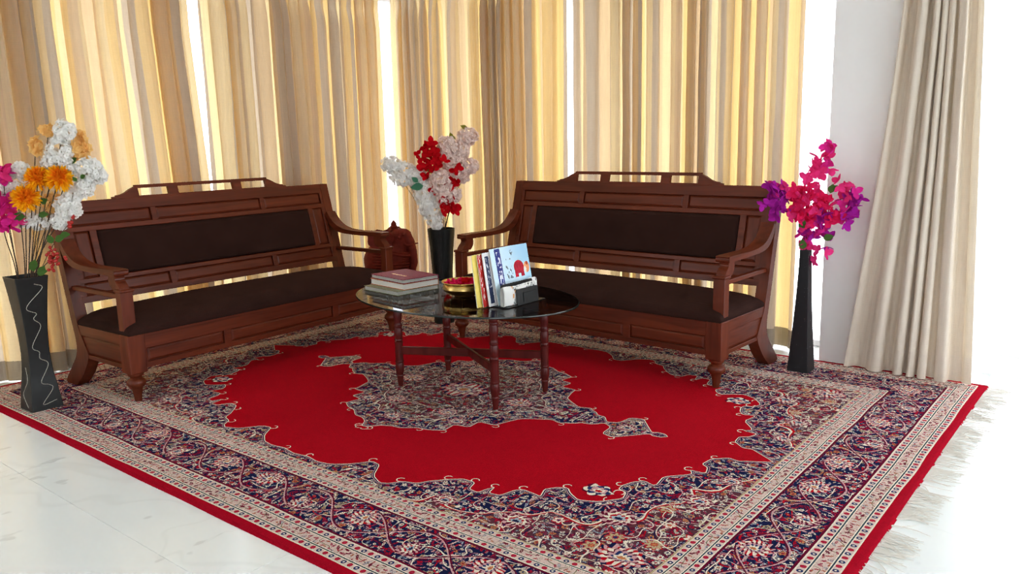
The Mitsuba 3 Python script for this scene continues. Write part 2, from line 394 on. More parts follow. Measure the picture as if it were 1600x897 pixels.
def florets(col, u, v, cell, seed, r0, r1, outer, inner, dark, prob=1.0, stretch=1.0, around=1):
    U, V = u / cell, v / cell
    iu, iv = dr.floor(U), dr.floor(V)
    for a in range(-around, around + 1):
        for b in range(-around, around + 1):
            cx, cy = iu + a, iv + b
            k1, k2, k3, k4 = (cell_rand(cx, cy, seed + k) for k in range(4))
            du, dv = (U - cx - 0.5 - (k1 - 0.5) * 0.75) * cell, (V - cy - 0.5 - (k2 - 0.5) * 0.75) * cell
            th = k3 * 6.283
            if stretch != 1.0:
                c, s = dr.cos(th), dr.sin(th)
                du, dv = (du * c + dv * s) / stretch, (dv * c - du * s) * stretch
            ang = dr.atan2(dv, du)
            R = (r0 + (r1 - r0) * k4) * (0.80 + 0.20 * dr.cos(ang * (5 + dr.floor(k2 * 3.99)) + th))
            q = dr.sqrt(du * du + dv * dv) / R
            on = k3 < prob
            oc, ic = pick(k4, outer), pick(k1, inner)
            c_ = dr.select(q < 0.30, ic, dr.select(q < 0.45, mi.Color3f(dark), oc))
            col = dr.select(on & (q < 1.22), mi.Color3f(dark), col)
            col = dr.select(on & (q < 1.0), c_, col)
    return col

def vines(col, u, v, f, seed, w, c, level=0.5):
    """tendrils of even width w (metres): a level line of smooth noise"""
    e = 0.25 / f
    n = noise(u * f, v * f, seed)
    gu, gv = (noise((u + e) * f, v * f, seed) - n) / e, (noise(u * f, (v + e) * f, seed) - n) / e
    dist = dr.abs(n - level) / dr.maximum(dr.sqrt(gu * gu + gv * gv), 2.0)
    return dr.select(dist < w, mi.Color3f(c), col)

def palmette(col, du, dv, r, k, cols):
    """large many-petalled flower: rings of petals from the outside in"""
    du = du + 0.35 * r * (noise(du * 30 / (r * 12), dv * 30 / (r * 12), 5.0) - 0.5)
    ang = dr.atan2(dv, du)
    q = dr.sqrt(du * du * 1.5 + dv * dv * 0.8 + dr.abs(du) * dv * 0.5) / r
    for i, (rad, kk, c) in enumerate(cols):
        edge = rad * (0.72 + 0.28 * dr.abs(dr.cos(ang * kk * 0.5 + i)))
        col = dr.select(q < edge, mi.Color3f(c), col)
    return col

PAL1 = [(1.06, 14, NAVY), (1.0, 14, PINK), (0.90, 14, RED), (0.82, 12, CREAM), (0.66, 12, WINE), (0.58, 10, PINK), (0.42, 8, NAVY2), (0.34, 8, CREAM), (0.20, 6, ORNG)]
PAL2 = [(1.08, 12, WINE), (1.0, 12, PINK), (0.84, 10, WINE), (0.74, 10, CREAM), (0.50, 8, RED), (0.40, 6, SKY), (0.24, 6, NAVY)]

def floral(u, v, ground, seed):
    col = mi.Color3f(ground)
    wu = u + 0.02 * (noise(u * 16, v * 16, seed + 2.0) - 0.5)
    wv = v + 0.02 * (noise(u * 16, v * 16, seed + 7.0) - 0.5)
    col = vines(col, wu, wv, 15.0, seed + 11.0, 0.0050, WINE)
    col = vines(col, wu, wv, 11.0, seed + 83.0, 0.0035, RED)
    col = florets(col, wu, wv, 0.0215, seed + 31, 0.0058, 0.0105, (CREAM, PINK, RED, CREAM, ROSE, SKY, CREAM, RED), (WINE, NAVY, RED), NAVY, 0.90, 1.7)
    col = vines(col, wu, wv, 13.0, seed + 5.0, 0.0026, PINK)
    col = florets(col, wu, wv, 0.039, seed + 57, 0.0090, 0.0155, (CREAM, PINK, CREAM, RED, CREAM, TAN, CREAM, ORNG), (RED, NAVY2, ORNG), NAVY, 0.92, 1.15)
    col = vines(col, wu, wv, 16.0, seed + 41.0, 0.0026, NAVY)
    col = vines(col, wu, wv, 14.0, seed + 23.0, 0.0022, CREAM)
    return col

def guard(d, t, w):
    """a narrow border stripe of width w: two spotted ribbons, a meander between them and dark lines"""
    col = mi.Color3f(PINK) * 0.5 + mi.Color3f(CREAM) * 0.5
    m = d / w
    e = 0.28
    k = dr.floor(t / 0.034)
    ft = t / 0.034 - k - 0.5
    for c0 in (0.15, 0.85):
        q = dr.square(ft / 0.30) + dr.square((m - c0) / 0.085)
        blue = (k - 2 * dr.floor(k / 2)) < 0.5
        col = dr.select(q < 1.0, dr.select(blue, mi.Color3f(NAVY2), mi.Color3f((0.36, 0.01, 0.03))), col)
        col = dr.select(q < 0.16, dr.select(blue, mi.Color3f(CREAM), mi.Color3f(ROSE)), col)
    mid = dr.abs(m - 0.5) < (0.5 - e)
    c2 = mi.Color3f(CREAM) * 0.50 + mi.Color3f(PINK) * 0.45
    c2 = vines(c2, t, d, 24.0, 311.0, 0.0016, OLIVE)
    c2 = florets(c2, t, d, 0.021, 301, 0.0050, 0.0092, (RED, ORNG, ROSE, CREAM, SKY, WINE), (CREAM, WINE, PINK), (0.16, 0.02, 0.03), 0.96, 1.5)
    col = dr.select(mid, c2, col)
    for c0 in (e, 1 - e):
        col = dr.select(dr.abs(m - c0) < 0.052, mi.Color3f(CREAM), col)
        col = dr.select(dr.abs(m - c0) < 0.020, mi.Color3f((0.03, 0.05, 0.07)), col)
    for c0 in (0.02, 0.98):
        col = dr.select(dr.abs(m - c0) < 0.025, mi.Color3f(CREAM), col)
    return col

def rug_color(p, n, uv):
    wv = 0.010
    x = p.x - XC + (noise(p.x * 4.0, p.y * 4.0, 1.0) - 0.5) * wv
    y = p.y - YC + (noise(p.x * 4.0, p.y * 4.0, 9.0) - 0.5) * wv
    ax, ay = dr.abs(x), dr.abs(y)
    dx, dy = HX - ax, HY - ay
    d = dr.minimum(dx, dy)
    t = dr.select(dx < dy, ay, ax)
    # field, spandrels
    sf = sdf(ax, ay, FIELD, 2)
    sm = sdf(ax, ay, MEDAL, 2)
    red = mi.Color3f(RED) * (0.93 + 0.10 * fbm(p.x * 3, p.y * 3, 4.0, 3))
    flor = floral(ax, ay, NAVY, 100)
    band = floral(ax, ay, (0.10, 0.03, 0.04), 140)
    band = florets(band, ax, ay, 0.15, 160, 0.024, 0.036, (CREAM, CREAM, TAN), (ORNG, NAVY2), RED, 0.75)
    band = vines(band, ax, ay, 12.0, 171.0, 0.0026, CREAM)
    # spandrel: navy next to the field, wine-ground corner pieces behind a scalloped line
    sc = sf + 0.03 * dr.sin(ax * 24.0) * dr.cos(ay * 21.0)
    sp = dr.select(sc < 0.17, flor, band)
    sp = dr.select(dr.abs(sc - 0.17) < 0.0035, mi.Color3f(CREAM), sp)
    sp = dr.select(dr.abs(sc - 0.177) < 0.0035, mi.Color3f(RED), sp)
    for (cx, cy, r) in ((0.86, 1.56, 0.07), (1.10, 1.26, 0.06), (0.55, 1.74, 0.055), (1.10, 1.72, 0.085), (0.30, 1.76, 0.045), (1.13, 0.92, 0.05)):
        sp = palmette(sp, ax - cx, ay - cy, r, 8, PAL1 if r > 0.07 else PAL2)
    sp = dr.select(sf < 0.016, mi.Color3f(NAVY), sp)
    sp = dr.select((sf > 0.010) & (sf < 0.0135), mi.Color3f(PINK), sp)
    sp = dr.select(sf < 0.0050, mi.Color3f(CREAM), sp)
    # palmette in the red bays, medallion
    fld = palmette(red, ax - 0.70, ay - 1.365, 0.062, 6, [(1.05, 6, WINE), (1.0, 6, CREAM), (0.82, 6, NAVY2), (0.6, 6, PINK), (0.4, 5, CREAM), (0.25, 5, RED)])
    for hx, hy, hr, ha in HOOKS:      # curling tendrils that leave the outline into the red
        ex, ey = ax - hx, ay - hy
        on = (dr.abs(dr.sqrt(ex * ex + ey * ey) - hr) < 0.0028) & (dr.cos(dr.atan2(ey, ex) - ha) < 0.6)
        fld = dr.select(on, mi.Color3f(CREAM), fld)
    ring = sm + 0.02 * dr.sin(ax * 30.0) * dr.cos(ay * 33.0)
    core = floral(ax, ay, (0.10, 0.045, 0.038), 180)
    md = dr.select(ring > -0.13, flor, core)
    md = dr.select(dr.abs(ring + 0.13) < 0.0035, mi.Color3f(CREAM), md)
    md = dr.select(dr.abs(ring + 0.137) < 0.0035, mi.Color3f(WINE), md)
    for (cx, cy, r) in ((0.0, 0.0, 0.15), (0.34, 0.20, 0.06), (0.0, 0.42, 0.08), (0.55, 0.0, 0.055), (0.0, 0.64, 0.05), (0.0, 1.09, 0.05), (0.42, 0.34, 0.05)):
        md = palmette(md, ax - cx, ay - cy, r, 8, PAL1 if r > 0.055 else PAL2)
    md = dr.select(sm > -0.014, mi.Color3f(NAVY), md)
    md = dr.select((sm > -0.0125) & (sm < -0.009), mi.Color3f(PINK), md)
    md = dr.select(sm > -0.0050, mi.Color3f(CREAM), md)
    fld = dr.select(sm < 0, md, fld)
    col = dr.select(sf < 0, fld, sp)
    # borders
    mb0, mb1 = 0.172, 0.420
    vb = d - 0.5 * (mb0 + mb1)
    brd = floral(t, d, NAVY, 220)
    sweep = 0.085 * dr.sin(t * 2 * math.pi / 0.62)
    for off, c in ((0.0, PINK), (0.0085, WINE)):
        brd = dr.select(dr.abs(vb - sweep - off) < 0.0032, mi.Color3f(c), brd)
        brd = dr.select(dr.abs(vb + sweep - off) < 0.0032, mi.Color3f(c), brd)
    pt = t / 0.31
    k = dr.floor(pt)
    odd = (k - 2 * dr.floor(k / 2)) < 0.5
    dt = (pt - k - 0.5) * 0.31
    off = dr.select(odd, mi.Float(0.035), mi.Float(-0.035))
    b1, b2 = palmette(brd, dt * 0.8, vb - off, 0.060, 10, PAL1), palmette(brd, dt, vb - off, 0.046, 8, PAL2)
    brd = dr.select(odd, b1, b2)
    brd = dr.select(d > mb1 - 0.010, mi.Color3f(WINE), brd)
    brd = dr.select(d < mb0 + 0.010, mi.Color3f(WINE), brd)
    col = dr.select(d < 0.535, guard(d - mb1, t, 0.535 - mb1), col)
    col = dr.select((d > 0.531) & (d < 0.538), mi.Color3f(TAN), col)
    col = dr.select(d < mb1, brd, col)
    col = dr.select(d < mb0, guard(d - 0.042, t, mb0 - 0.042), col)
    col = dr.select(d < 0.042, mi.Color3f((0.36, 0.003, 0.016)), col)
    knots = noise(p.x * 420, p.y * 420) 
    return col * (0.70 + 0.34 * knots)

bsdf('rug_pile', proc(rug_color), rough=0.98, spec=0.04)
ru = np.concatenate([[0, 0.002, 0.005], np.linspace(0.012, 1 - 0.012, 72), [0.995, 0.998, 1.0]])
rv = np.concatenate([[0, 0.0015, 0.004], np.linspace(0.01, 1 - 0.01, 96), [0.996, 0.9985, 1.0]])
U_, V_ = np.meshgrid(ru, rv, indexing='ij')
PX = XC - HX + 2 * HX * U_; PY = YC - HY + 2 * HY * V_
wob = 0.007 * (meshkit.noise(np.stack([PX * 3, PY * 3, 0 * PX], -1)) - 0.5)
edge = np.minimum(np.minimum(U_, 1 - U_) * 2 * HX, np.minimum(V_, 1 - V_) * 2 * HY)
PZ = np.where(edge <= 0, ZF + 0.0005, np.where(edge < 0.006, ZF + 0.008, np.where(edge < 0.02, -0.001, 0.0)))
add('persian_rug__pile', grid_mesh(np.stack([PX + wob * (edge < 0.05), PY + wob * (edge < 0.05), PZ], -1)), 'rug_pile', smooth=True)
tag('persian_rug', 'large red rug with floral medallion and navy borders under the coffee table', 'rug')
bsdf('rug_fringe', (0.68, 0.65, 0.59), rough=0.95, spec=0.1)
for e, (y0, sgn) in enumerate(((YC - HY, -1), (YC + HY, 1))):
    if e: continue
    fr = []
    r2 = np.random.default_rng(31)
    for x in np.arange(XC - HX + 0.01, XC + HX, 0.0075):
        if meshkit.noise(np.array([x * 14.0, 3.0, 0.0])) < 0.42 and r2.random() < 0.75: continue
        L = 0.10 + 0.035 * r2.random(); a = r2.normal(0, 0.22) + 0.55 * math.sin(x * 7) * math.sin(x * 17 + 1)
        bend = r2.normal(0, 0.25)
        pts = [(x, y0 + 0.004, ZF + 0.004)]
        for s in (0.3, 0.65, 1.0):
            pts.append((x + L * s * math.sin(a + bend * s), y0 + sgn * L * s * math.cos(a + bend * s), ZF + 0.0028 + 0.003 * r2.random()))
        fr.append(tube(pts, [0.0022, 0.0022, 0.0018, 0.0012], 3, cap=False))
    k = add('persian_rug__fringe', cat(fr), 'rug_fringe', kind='stuff', label='cream fringe along the short edge')

# ------------------------------------------------------------------ benches
L = 2.111
def lean(m, t=0.0):
    """maps a mesh built upright (y = depth behind the face) onto the leaning back"""
    m = m.copy()
    v = m.vertices.copy()
    v[:, 1] += 0.57 + 0.257 * (v[:, 2] - 0.39)
    m.vertices = v
    return m

def panel(x0, x1, z0, z1, y, proud=0.010, bev=0.011):
    """raised field panel seen from -y: a flat field with a sloped margin"""
    pts = []
    for (a, b, yy) in ((0.0, 0.0, y + 0.0005), (bev, bev, y - proud)):
        pts += [(x0 + a, yy, z0 + b), (x1 - a, yy, z0 + b), (x1 - a, yy, z1 - b), (x0 + a, yy, z1 - b)]
    pts += [(x0, y + 0.02, z0), (x1, y + 0.02, z0), (x1, y + 0.02, z1), (x0, y + 0.02, z1)]
    return trimesh.convex.convex_hull(np.array(pts))

def soft_box(x0, x1, y0, y1, z0, z1, r, nx=40, ny=16, crown=0.03, seed=0):
    """upholstered pad: rounded edges, a crowned top towards +z"""
    def prof(u, lo, hi, rr):
        return lo + (hi - lo) * u
    us = np.concatenate([[0, 0.25, 0.5, 0.75], np.linspace(1, nx - 1, nx - 1), [nx - 0.75, nx - 0.5, nx - 0.25, nx]]) / nx
    vs = np.concatenate([[0, 0.25, 0.5, 0.75], np.linspace(1, ny - 1, ny - 1), [ny - 0.75, ny - 0.5, ny - 0.25, ny]]) / ny
    u, v = np.meshgrid(us, vs, indexing='ij')
    X, Y = x0 + (x1 - x0) * u, y0 + (y1 - y0) * v
    ex, ey = np.minimum(u, 1 - u) * (x1 - x0), np.minimum(v, 1 - v) * (y1 - y0)
    def rnd(e):
        q = np.clip(1 - e / r, 0, 1)
        return np.sqrt(np.clip(1 - q * q, 0, 1))
    h = np.minimum(rnd(ex) , 1) * rnd(ey)
    cr = crown * (1 - (2 * u - 1) ** 4) * (1 - (2 * v - 1) ** 2)
    n = meshkit.fbm(np.stack([X * 4, Y * 6, 0 * X + seed], -1), 3) - 0.5
    Zt = z0 + (z1 - z0) * (0.25 + 0.75 * h) + cr * h + 0.008 * n * h
    top = grid_mesh(np.stack([X, Y, Zt], -1))
    bot = grid_mesh(np.stack([X, Y, np.full_like(X, z0)], -1)); bot.invert()
    na, nb = X.shape
    idx = lambda i, j: i * nb + j
    loop = [idx(i, 0) for i in range(na)] + [idx(na - 1, j) for j in range(1, nb)] + [idx(i, nb - 1) for i in range(na - 2, -1, -1)] + [idx(0, j) for j in range(nb - 2, 0, -1)]
    V = np.vstack([top.vertices, bot.vertices]); N = len(top.vertices); f = []
    for a, b in zip(loop, loop[1:] + loop[:1]):
        f += [[a, a + N, b + N], [a, b + N, b]]
    m = trimesh.Trimesh(V, np.vstack([top.faces, bot.faces + N, f]), process=False)
    if m.volume < 0: m.invert()
    return m

def mirror_x(m):
    m = m.copy(); v = m.vertices.copy(); v[:, 0] = L - v[:, 0]; m.vertices = v; m.invert()
    return m

bench_parts = []                  # (name, mesh, material, smooth)
def bp(name, mesh, mat, smooth=False, child=None):
    bench_parts.append((name, mesh, mat, smooth))

# front apron: boards round three raised panels
XP = ((0.112, 0.598), (0.655, 1.456), (1.513, 1.999))
fa = [box(0.09, L - 0.09, 0.022, 0.036, 0.192, 0.386), box(0.095, L - 0.095, 0.006, 0.026, 0.300, 0.387, 0.003), box(0.095, L - 0.095, 0.006, 0.026, 0.190, 0.222, 0.003)]
fa += [box(a, b, 0.006, 0.026, 0.218, 0.304, 0.002) for a, b in ((0.095, 0.108), (0.602, 0.651), (1.460, 1.509), (2.003, 2.016))]
bp('front_apron', cat(fa), 'wood_l')
for a, b in XP: bp('front_apron__panel', panel(a + 0.002, b - 0.002, 0.226, 0.297, 0.016, 0.006), 'wood_l')
# side aprons
for side in (0, 1):
    f = (lambda m: m) if side == 0 else mirror_x
    sa = [box(0.02, 0.036, 0.08, 0.60, 0.192, 0.386), box(0.006, 0.026, 0.085, 0.60, 0.325, 0.387, 0.003), box(0.006, 0.026, 0.085, 0.60, 0.190, 0.215, 0.003), box(0.006, 0.026, 0.085, 0.10, 0.21, 0.33, 0.002), box(0.006, 0.026, 0.545, 0.60, 0.21, 0.33, 0.002)]
    bp('side_apron', f(cat(sa)), 'wood_d')
    pm = panel(0.105, 0.542, 0.219, 0.321, 0.016, 0.006)
    v = pm.vertices.copy(); pm = trimesh.Trimesh(np.stack([v[:, 1], v[:, 0], v[:, 2]], 1), pm.faces[:, ::-1], process=False)
    bp('side_apron__panel' if side == 0 else 'side_apron_001__panel', f(pm), 'wood_d')
# front legs: square block above a turned foot
leg_prof = [(0, 0.0), (0.017, 0.0), (0.019, 0.004), (0.021, 0.03), (0.029, 0.075), (0.036, 0.084), (0.046, 0.092), (0.051, 0.104), (0.050, 0.118), (0.043, 0.128), (0.034, 0.133), (0.030, 0.138), (0.033, 0.146), (0.042, 0.152), (0.044, 0.166), (0.044, 0.17), (0, 0.17)]
for side in (0, 1):
    f = (lambda m: m) if side == 0 else mirror_x
    foot = lathe(leg_prof, 28); foot.apply_translation((0.052, 0.052, 0))
    blk = box(0.0, 0.098, 0.0, 0.098, 0.168, 0.388, 0.004)
    bp('front_leg', f(cat([blk, foot])), 'wood_z', 35)
# rear posts with sabre legs
def cr(p, n=9): return curve(p, n)
front = np.vstack([cr([(0.75, 1.095), (0.66, 0.745), (0.575, 0.40), (0.520, 0.29), (0.475, 0.215)], 14), cr([(0.50, 0.165), (0.575, 0.075), (0.668, 0.0)], 6)])
back = np.vstack([cr([(0.775, 0.0), (0.79, 0.02), (0.70, 0.115), (0.625, 0.20), (0.612, 0.28), (0.645, 0.42), (0.725, 0.76), (0.805, 1.095)], 18)])
post_poly = [tuple(q) for q in np.vstack([front, back])]
for side in (0, 1):
    f = (lambda m: m) if side == 0 else mirror_x
    bp('rear_post', f(extr(post_poly, 0.004, 0.074, 'x')), 'wood_z')
# back frame: rails and stiles in one joinery
LM, LR = (0.690, 1.452), None
bf = [box(0.05, L - 0.05, 0.002, 0.028, 1.028, 1.096, 0.003), box(0.06, L - 0.06, 0.002, 0.028, 0.916, 0.947, 0.003), box(0.06, L - 0.06, 0.002, 0.028, 0.612, 0.640, 0.003), box(0.06, L - 0.06, 0.002, 0.028, 0.500, 0.539, 0.003)]
bf += [box(a, b, 0.002, 0.028, 0.944, 1.031, 0.002) for a, b in ((0.05, 0.097), (0.617, 0.654), (1.457, 1.494), (L - 0.097, L - 0.05))]
bf += [box(a, b, 0.002, 0.028, 0.536, 0.615, 0.002) for a, b in ((0.06, 0.10), (0.648, 0.686), (1.456, 1.494), (L - 0.10, L - 0.06))]
bf += [box(a, b, 0.002, 0.028, 0.637, 0.919, 0.002) for a, b in ((0.06, 0.105), (0.200, 0.242), (L - 0.242, L - 0.200), (L - 0.105, L - 0.06))]
bf += [box(0.06, L - 0.06, 0.024, 0.034, 0.51, 1.09)]
bf = [m for m in bf]
bp('back_frame', lean(cat(bf)), 'wood_l')
for a, b in ((0.097, 0.617), (0.654, 1.457), (1.494, L - 0.097)): bp('back_frame__panel', lean(panel(a + 0.004, b - 0.004, 0.950, 1.025, 0.014, 0.006)), 'wood_l')
for a, b in ((0.10, 0.648), (0.686, 1.456), (1.494, L - 0.10)): bp('back_frame__panel', lean(panel(a + 0.004, b - 0.004, 0.542, 0.609, 0.014, 0.006)), 'wood_l')
for a, b in ((0.105, 0.200), (L - 0.200, L - 0.105)): bp('back_frame__panel', lean(panel(a + 0.003, b - 0.003, 0.643, 0.913, 0.014, 0.006)), 'wood_z')
# crest rail with three openings
half = [(0.393, 1.094), (0.393, 1.106), (0.418, 1.108), (0.420, 1.114), (0.45, 1.118), (0.48, 1.128), (0.515, 1.148), (0.545, 1.160), (0.552, 1.162), (0.552, 1.172)]
outl = half + [(L - x, z) for x, z in half[::-1]]
holes = [[(a, 1.104), (b, 1.104), (b, 1.152), (a, 1.152)] for a, b in ((0.566, 0.777), (0.843, 1.268), (1.334, 1.545))]
bp('crest_rail', lean(extr(outl, 0.004, 0.030, 'y', holes)), 'wood_l')
# pads
pad = soft_box(0.246, L - 0.246, 0.0, 0.272, 0.0, 0.028, 0.022, 44, 10, 0.012, 3.0)
v = pad.vertices.copy(); pad.vertices = np.stack([v[:, 0], 0.018 - v[:, 2], v[:, 1] + 0.642], 1); pad.invert()
if pad.volume < 0: pad.invert()
bp('back_pad', lean(pad), 'brown_velvet', True)
bp('seat_pad', soft_box(0.008, L - 0.008, 0.002, 0.585, 0.386, 0.458, 0.10, 60, 22, 0.056, 1.0), 'brown_velvet', True)
# arms: seat post with cap, concave bracket, swept arm, lower rail
arm_top = cr([(0.082, 0.738), (0.090, 0.747), (0.228, 0.748), (0.347, 0.747), (0.471, 0.755), (0.560, 0.780), (0.625, 0.826), (0.672, 0.885)], 26)
arm_bot = cr([(0.695, 0.865), (0.655, 0.795), (0.605, 0.752), (0.520, 0.726), (0.340, 0.717), (0.170, 0.716), (0.105, 0.712), (0.084, 0.716), (0.079, 0.727)], 24)
arm_poly = [tuple(q) for q in np.vstack([arm_top, arm_bot])]
brk = [tuple(q) for q in np.vstack([cr([(0.098, 0.716), (0.104, 0.700), (0.100, 0.685), (0.080, 0.668), (0.066, 0.650), (0.060, 0.636)], 10), cr([(0.145, 0.636), (0.168, 0.660), (0.176, 0.690), (0.172, 0.716)], 8)])]
for side in (0, 1):
    f = (lambda m: m) if side == 0 else mirror_x
    bp('arm_post', f(cat([box(0.010, 0.082, 0.045, 0.102, 0.386, 0.628, 0.004), box(0.004, 0.090, 0.036, 0.112, 0.624, 0.640, 0.005)])), 'wood_z')
    bp('arm_bracket', f(extr(brk, 0.018, 0.074, 'x')), 'wood_z')
    bp('arm_rest', f(extr(arm_poly, 0.004, 0.088, 'x')), 'wood_d')
    bp('arm_rail', f(box(0.022, 0.058, 0.098, 0.625, 0.586, 0.612, 0.004)), 'wood_d')

MATS = [{'wood_l': 'wood_along_x', 'wood_d': 'wood_along_y', 'wood_z': 'wood_upright'}, {'wood_l': 'wood_along_y', 'wood_d': 'wood_along_x', 'wood_z': 'wood_upright'}]
bench_ply = [(n, ply(m, None, smooth=s), mt) for n, m, mt, s in bench_parts]
for b, (loc, ang, lab) in enumerate((((-2.999, 3.67, 0.0), 1.94, 'carved brown wooden bench on the left, beside the vase of white and orange flowers'),
                                     ((-0.854, 3.25, 0.0), -92.13, 'carved brown wooden bench on the right, in front of the tall pink-flower vase'))):
    key = fresh('bench')
    tag(key, lab, 'bench', 'matching upholstered wooden benches')
    tw = T().translate(list(loc)).rotate([0, 0, 1], ang)
    for n, d, mt in bench_ply:
        k = add(key + '__' + n, {**d, 'bsdf': {'type': 'ref', 'id': MATS[b].get(mt, mt)}, 'to_world': tw}, None)
        if n in ('seat_pad', 'back_pad'): tag(k, 'dark brown velvet ' + n.replace('_', ' '))

# ------------------------------------------------------------------ coffee table
TZ = 0.545
tcx, tcy, ta, tb = -1.711, 2.348, 0.494, 0.716
an = np.linspace(0, 2 * np.pi, 97)[:-1]
ell = lambda a, b, z: np.stack([tcx + a * np.cos(an), tcy + b * np.sin(an), np.full_like(an, z)], 1)
scene['smoked_glass'] = {'type': 'thindielectric', 'int_ior': 1.52, 'ext_ior': 1.0, 'specular_transmittance': {'type': 'rgb', 'value': [0.06, 0.063, 0.06]}, 'specular_reflectance': {'type': 'rgb', 'value': [0.48, 0.48, 0.48]}}
bsdf('glass_edge', (0.006, 0.012, 0.010), rough=0.15, spec=0.6)
disc_v = np.vstack([[[tcx, tcy, TZ]], ell(ta - 0.002, tb - 0.002, TZ)])
disc = trimesh.Trimesh(disc_v, [[0, 1 + i, 1 + (i + 1) % 96] for i in range(96)], process=False)
add('coffee_table__top', disc, 'smoked_glass', label='smoked glass oval top')
rim = loft([ell(ta - 0.004, tb - 0.004, TZ - 0.010), ell(ta - 0.001, tb - 0.001, TZ - 0.0095), ell(ta, tb, TZ - 0.008), ell(ta, tb, TZ - 0.002), ell(ta - 0.0015, tb - 0.0015, TZ + 0.0002), ell(ta - 0.004, tb - 0.004, TZ + 0.0002)], False)
add('coffee_table__edge', rim, 'glass_edge', smooth=40)
tl = [(0, 0), (0.013, 0), (0.014, 0.01), (0.018, 0.05), (0.019, 0.06), (0.0215, 0.062), (0.0215, 0.068), (0.019, 0.071), (0.024, 0.090), (0.0255, 0.110), (0.024, 0.130), (0.0215, 0.142), (0.0245, 0.146), (0.0245, 0.153), (0.0225, 0.157),
      (0.0225, 0.255), (0.0245, 0.259), (0.0245, 0.267), (0.020, 0.271), (0.0245, 0.276), (0.0245, 0.283), (0.021, 0.288), (0.0235, 0.305), (0.0245, 0.325), (0.022, 0.345), (0.0195, 0.352), (0.0245, 0.357), (0.0245, 0.364), (0.020, 0.369), (0.0195, 0.385),
      (0.0245, 0.412), (0.0255, 0.432), (0.0235, 0.450), (0.020, 0.462), (0.0245, 0.467), (0.0245, 0.474), (0.021, 0.479), (0.0235, 0.486), (0.0235, 0.535), (0, 0.535)]
LEGS = [(-1.892, 2.702), (-1.895, 1.975), (-1.498, 1.940), (-1.492, 2.694)]
legm = ply(lathe(tl, 22), 'table_wood', smooth=40)
for x, y in LEGS:
    add('coffee_table__leg', {**legm, 'to_world': T().translate([x, y, 0])}, None)
def bar(p, q, z0, z1, w):
    p, q = np.array(p), np.array(q); d = q - p; ln = np.linalg.norm(d)
    m = box(0.012, ln - 0.012, -w / 2, w / 2, z0, z1, 0.003)
    m.apply_transform(trimesh.transformations.rotation_matrix(math.atan2(d[1], d[0]), [0, 0, 1])); m.apply_translation((p[0], p[1], 0))
    return m
add('coffee_table__stretcher', bar(LEGS[0], LEGS[2], 0.192, 0.238, 0.02), 'table_wood')
add('coffee_table__stretcher', bar(LEGS[1], LEGS[3], 0.194, 0.240, 0.02), 'table_wood')
tag('coffee_table', 'oval smoked-glass coffee table on turned red-brown legs in the middle of the rug', 'table')

# ------------------------------------------------------------------ books on the table
bsdf('book_maroon', proc(lambda p, n, uv: mix((0.17, 0.018, 0.045), (0.22, 0.028, 0.062), noise(p.x * 200, p.y * 200))), rough=0.5, spec=0.15)
bsdf('book_tan', (0.42, 0.17, 0.08), rough=0.5)
bsdf('book_olive', proc(lambda p, n, uv: mix((0.15, 0.15, 0.085), (0.22, 0.21, 0.13), noise(p.x * 150, p.y * 150, p.z * 400))), rough=0.5)
bsdf('paper', proc(lambda p, n, uv: mix((0.78, 0.77, 0.72), (0.64, 0.63, 0.58), noise(p.x * 3, p.y * 3, p.z * 1400))), rough=0.9, spec=0.2)
bsdf('paper_grey', proc(lambda p, n, uv: mix((0.50, 0.50, 0.46), (0.36, 0.36, 0.33), noise(p.x * 3, p.y * 3, p.z * 1400))), rough=0.9, spec=0.2)
bsdf('gold_ink', (0.75, 0.42, 0.22), rough=0.4, metallic=0.5)
def book(x0, x1, y0, y1, z0, th, ang, cover, paper, label):
    key = fresh('book')
    R = trimesh.transformations.rotation_matrix(math.radians(ang), [0, 0, 1], [(x0 + x1) / 2, (y0 + y1) / 2, 0])
    c = 0.003
    parts = [('cover', cat([box(x0, x1, y0, y1, z0 + th - c, z0 + th, 0.001), box(x0, x1, y0, y1, z0, z0 + c, 0.001), box(x1 - c, x1, y0, y1, z0, z0 + th, 0.001)]), cover),
             ('pages', box(x0 + 0.006, x1 - c, y0 + 0.005, y1 - 0.005, z0 + c * 0.9, z0 + th - c * 0.9), paper)]
    for n, m, mt in parts:
        m.apply_transform(R); add(key + '__' + n, m, mt)
    tag(key, label, 'book', 'books stacked on the coffee table')
    return key, R
z = TZ + 0.001
book(-1.913, -1.607, 2.637, 2.963, z, 0.026, -6, 'book_olive', 'paper_grey', 'wide olive-grey book at the bottom of the stack on the table')
z += 0.0262
book(-1.862, -1.603, 2.633, 2.967, z, 0.036, -7, 'book_tan', 'paper', 'thick white-paged book with tan covers in the middle of the stack')
z += 0.0362
kb, Rb = book(-1.858, -1.602, 2.632, 2.968, z, 0.024, -9, 'book_maroon', 'paper_grey', 'maroon book with gold title on top of the stack')
ti = []
r3 = np.random.default_rng(4)
for i in range(9):
    y = 2.87 - 0.016 * i
    h = 0.013 + 0.006 * r3.random()
    ti.append(box(-1.775, -1.775 + h, y - 0.002, y + 0.002, z + 0.0238, z + 0.0246))
    ti.append(box(-1.775 + h * 0.4 * r3.random(), -1.771 + h * 0.5, y - 0.012, y, z + 0.0238, z + 0.0246))
tm = cat(ti); tm.apply_transform(Rb); add(kb + '__title', tm, 'gold_ink', label='line of gold title lettering')

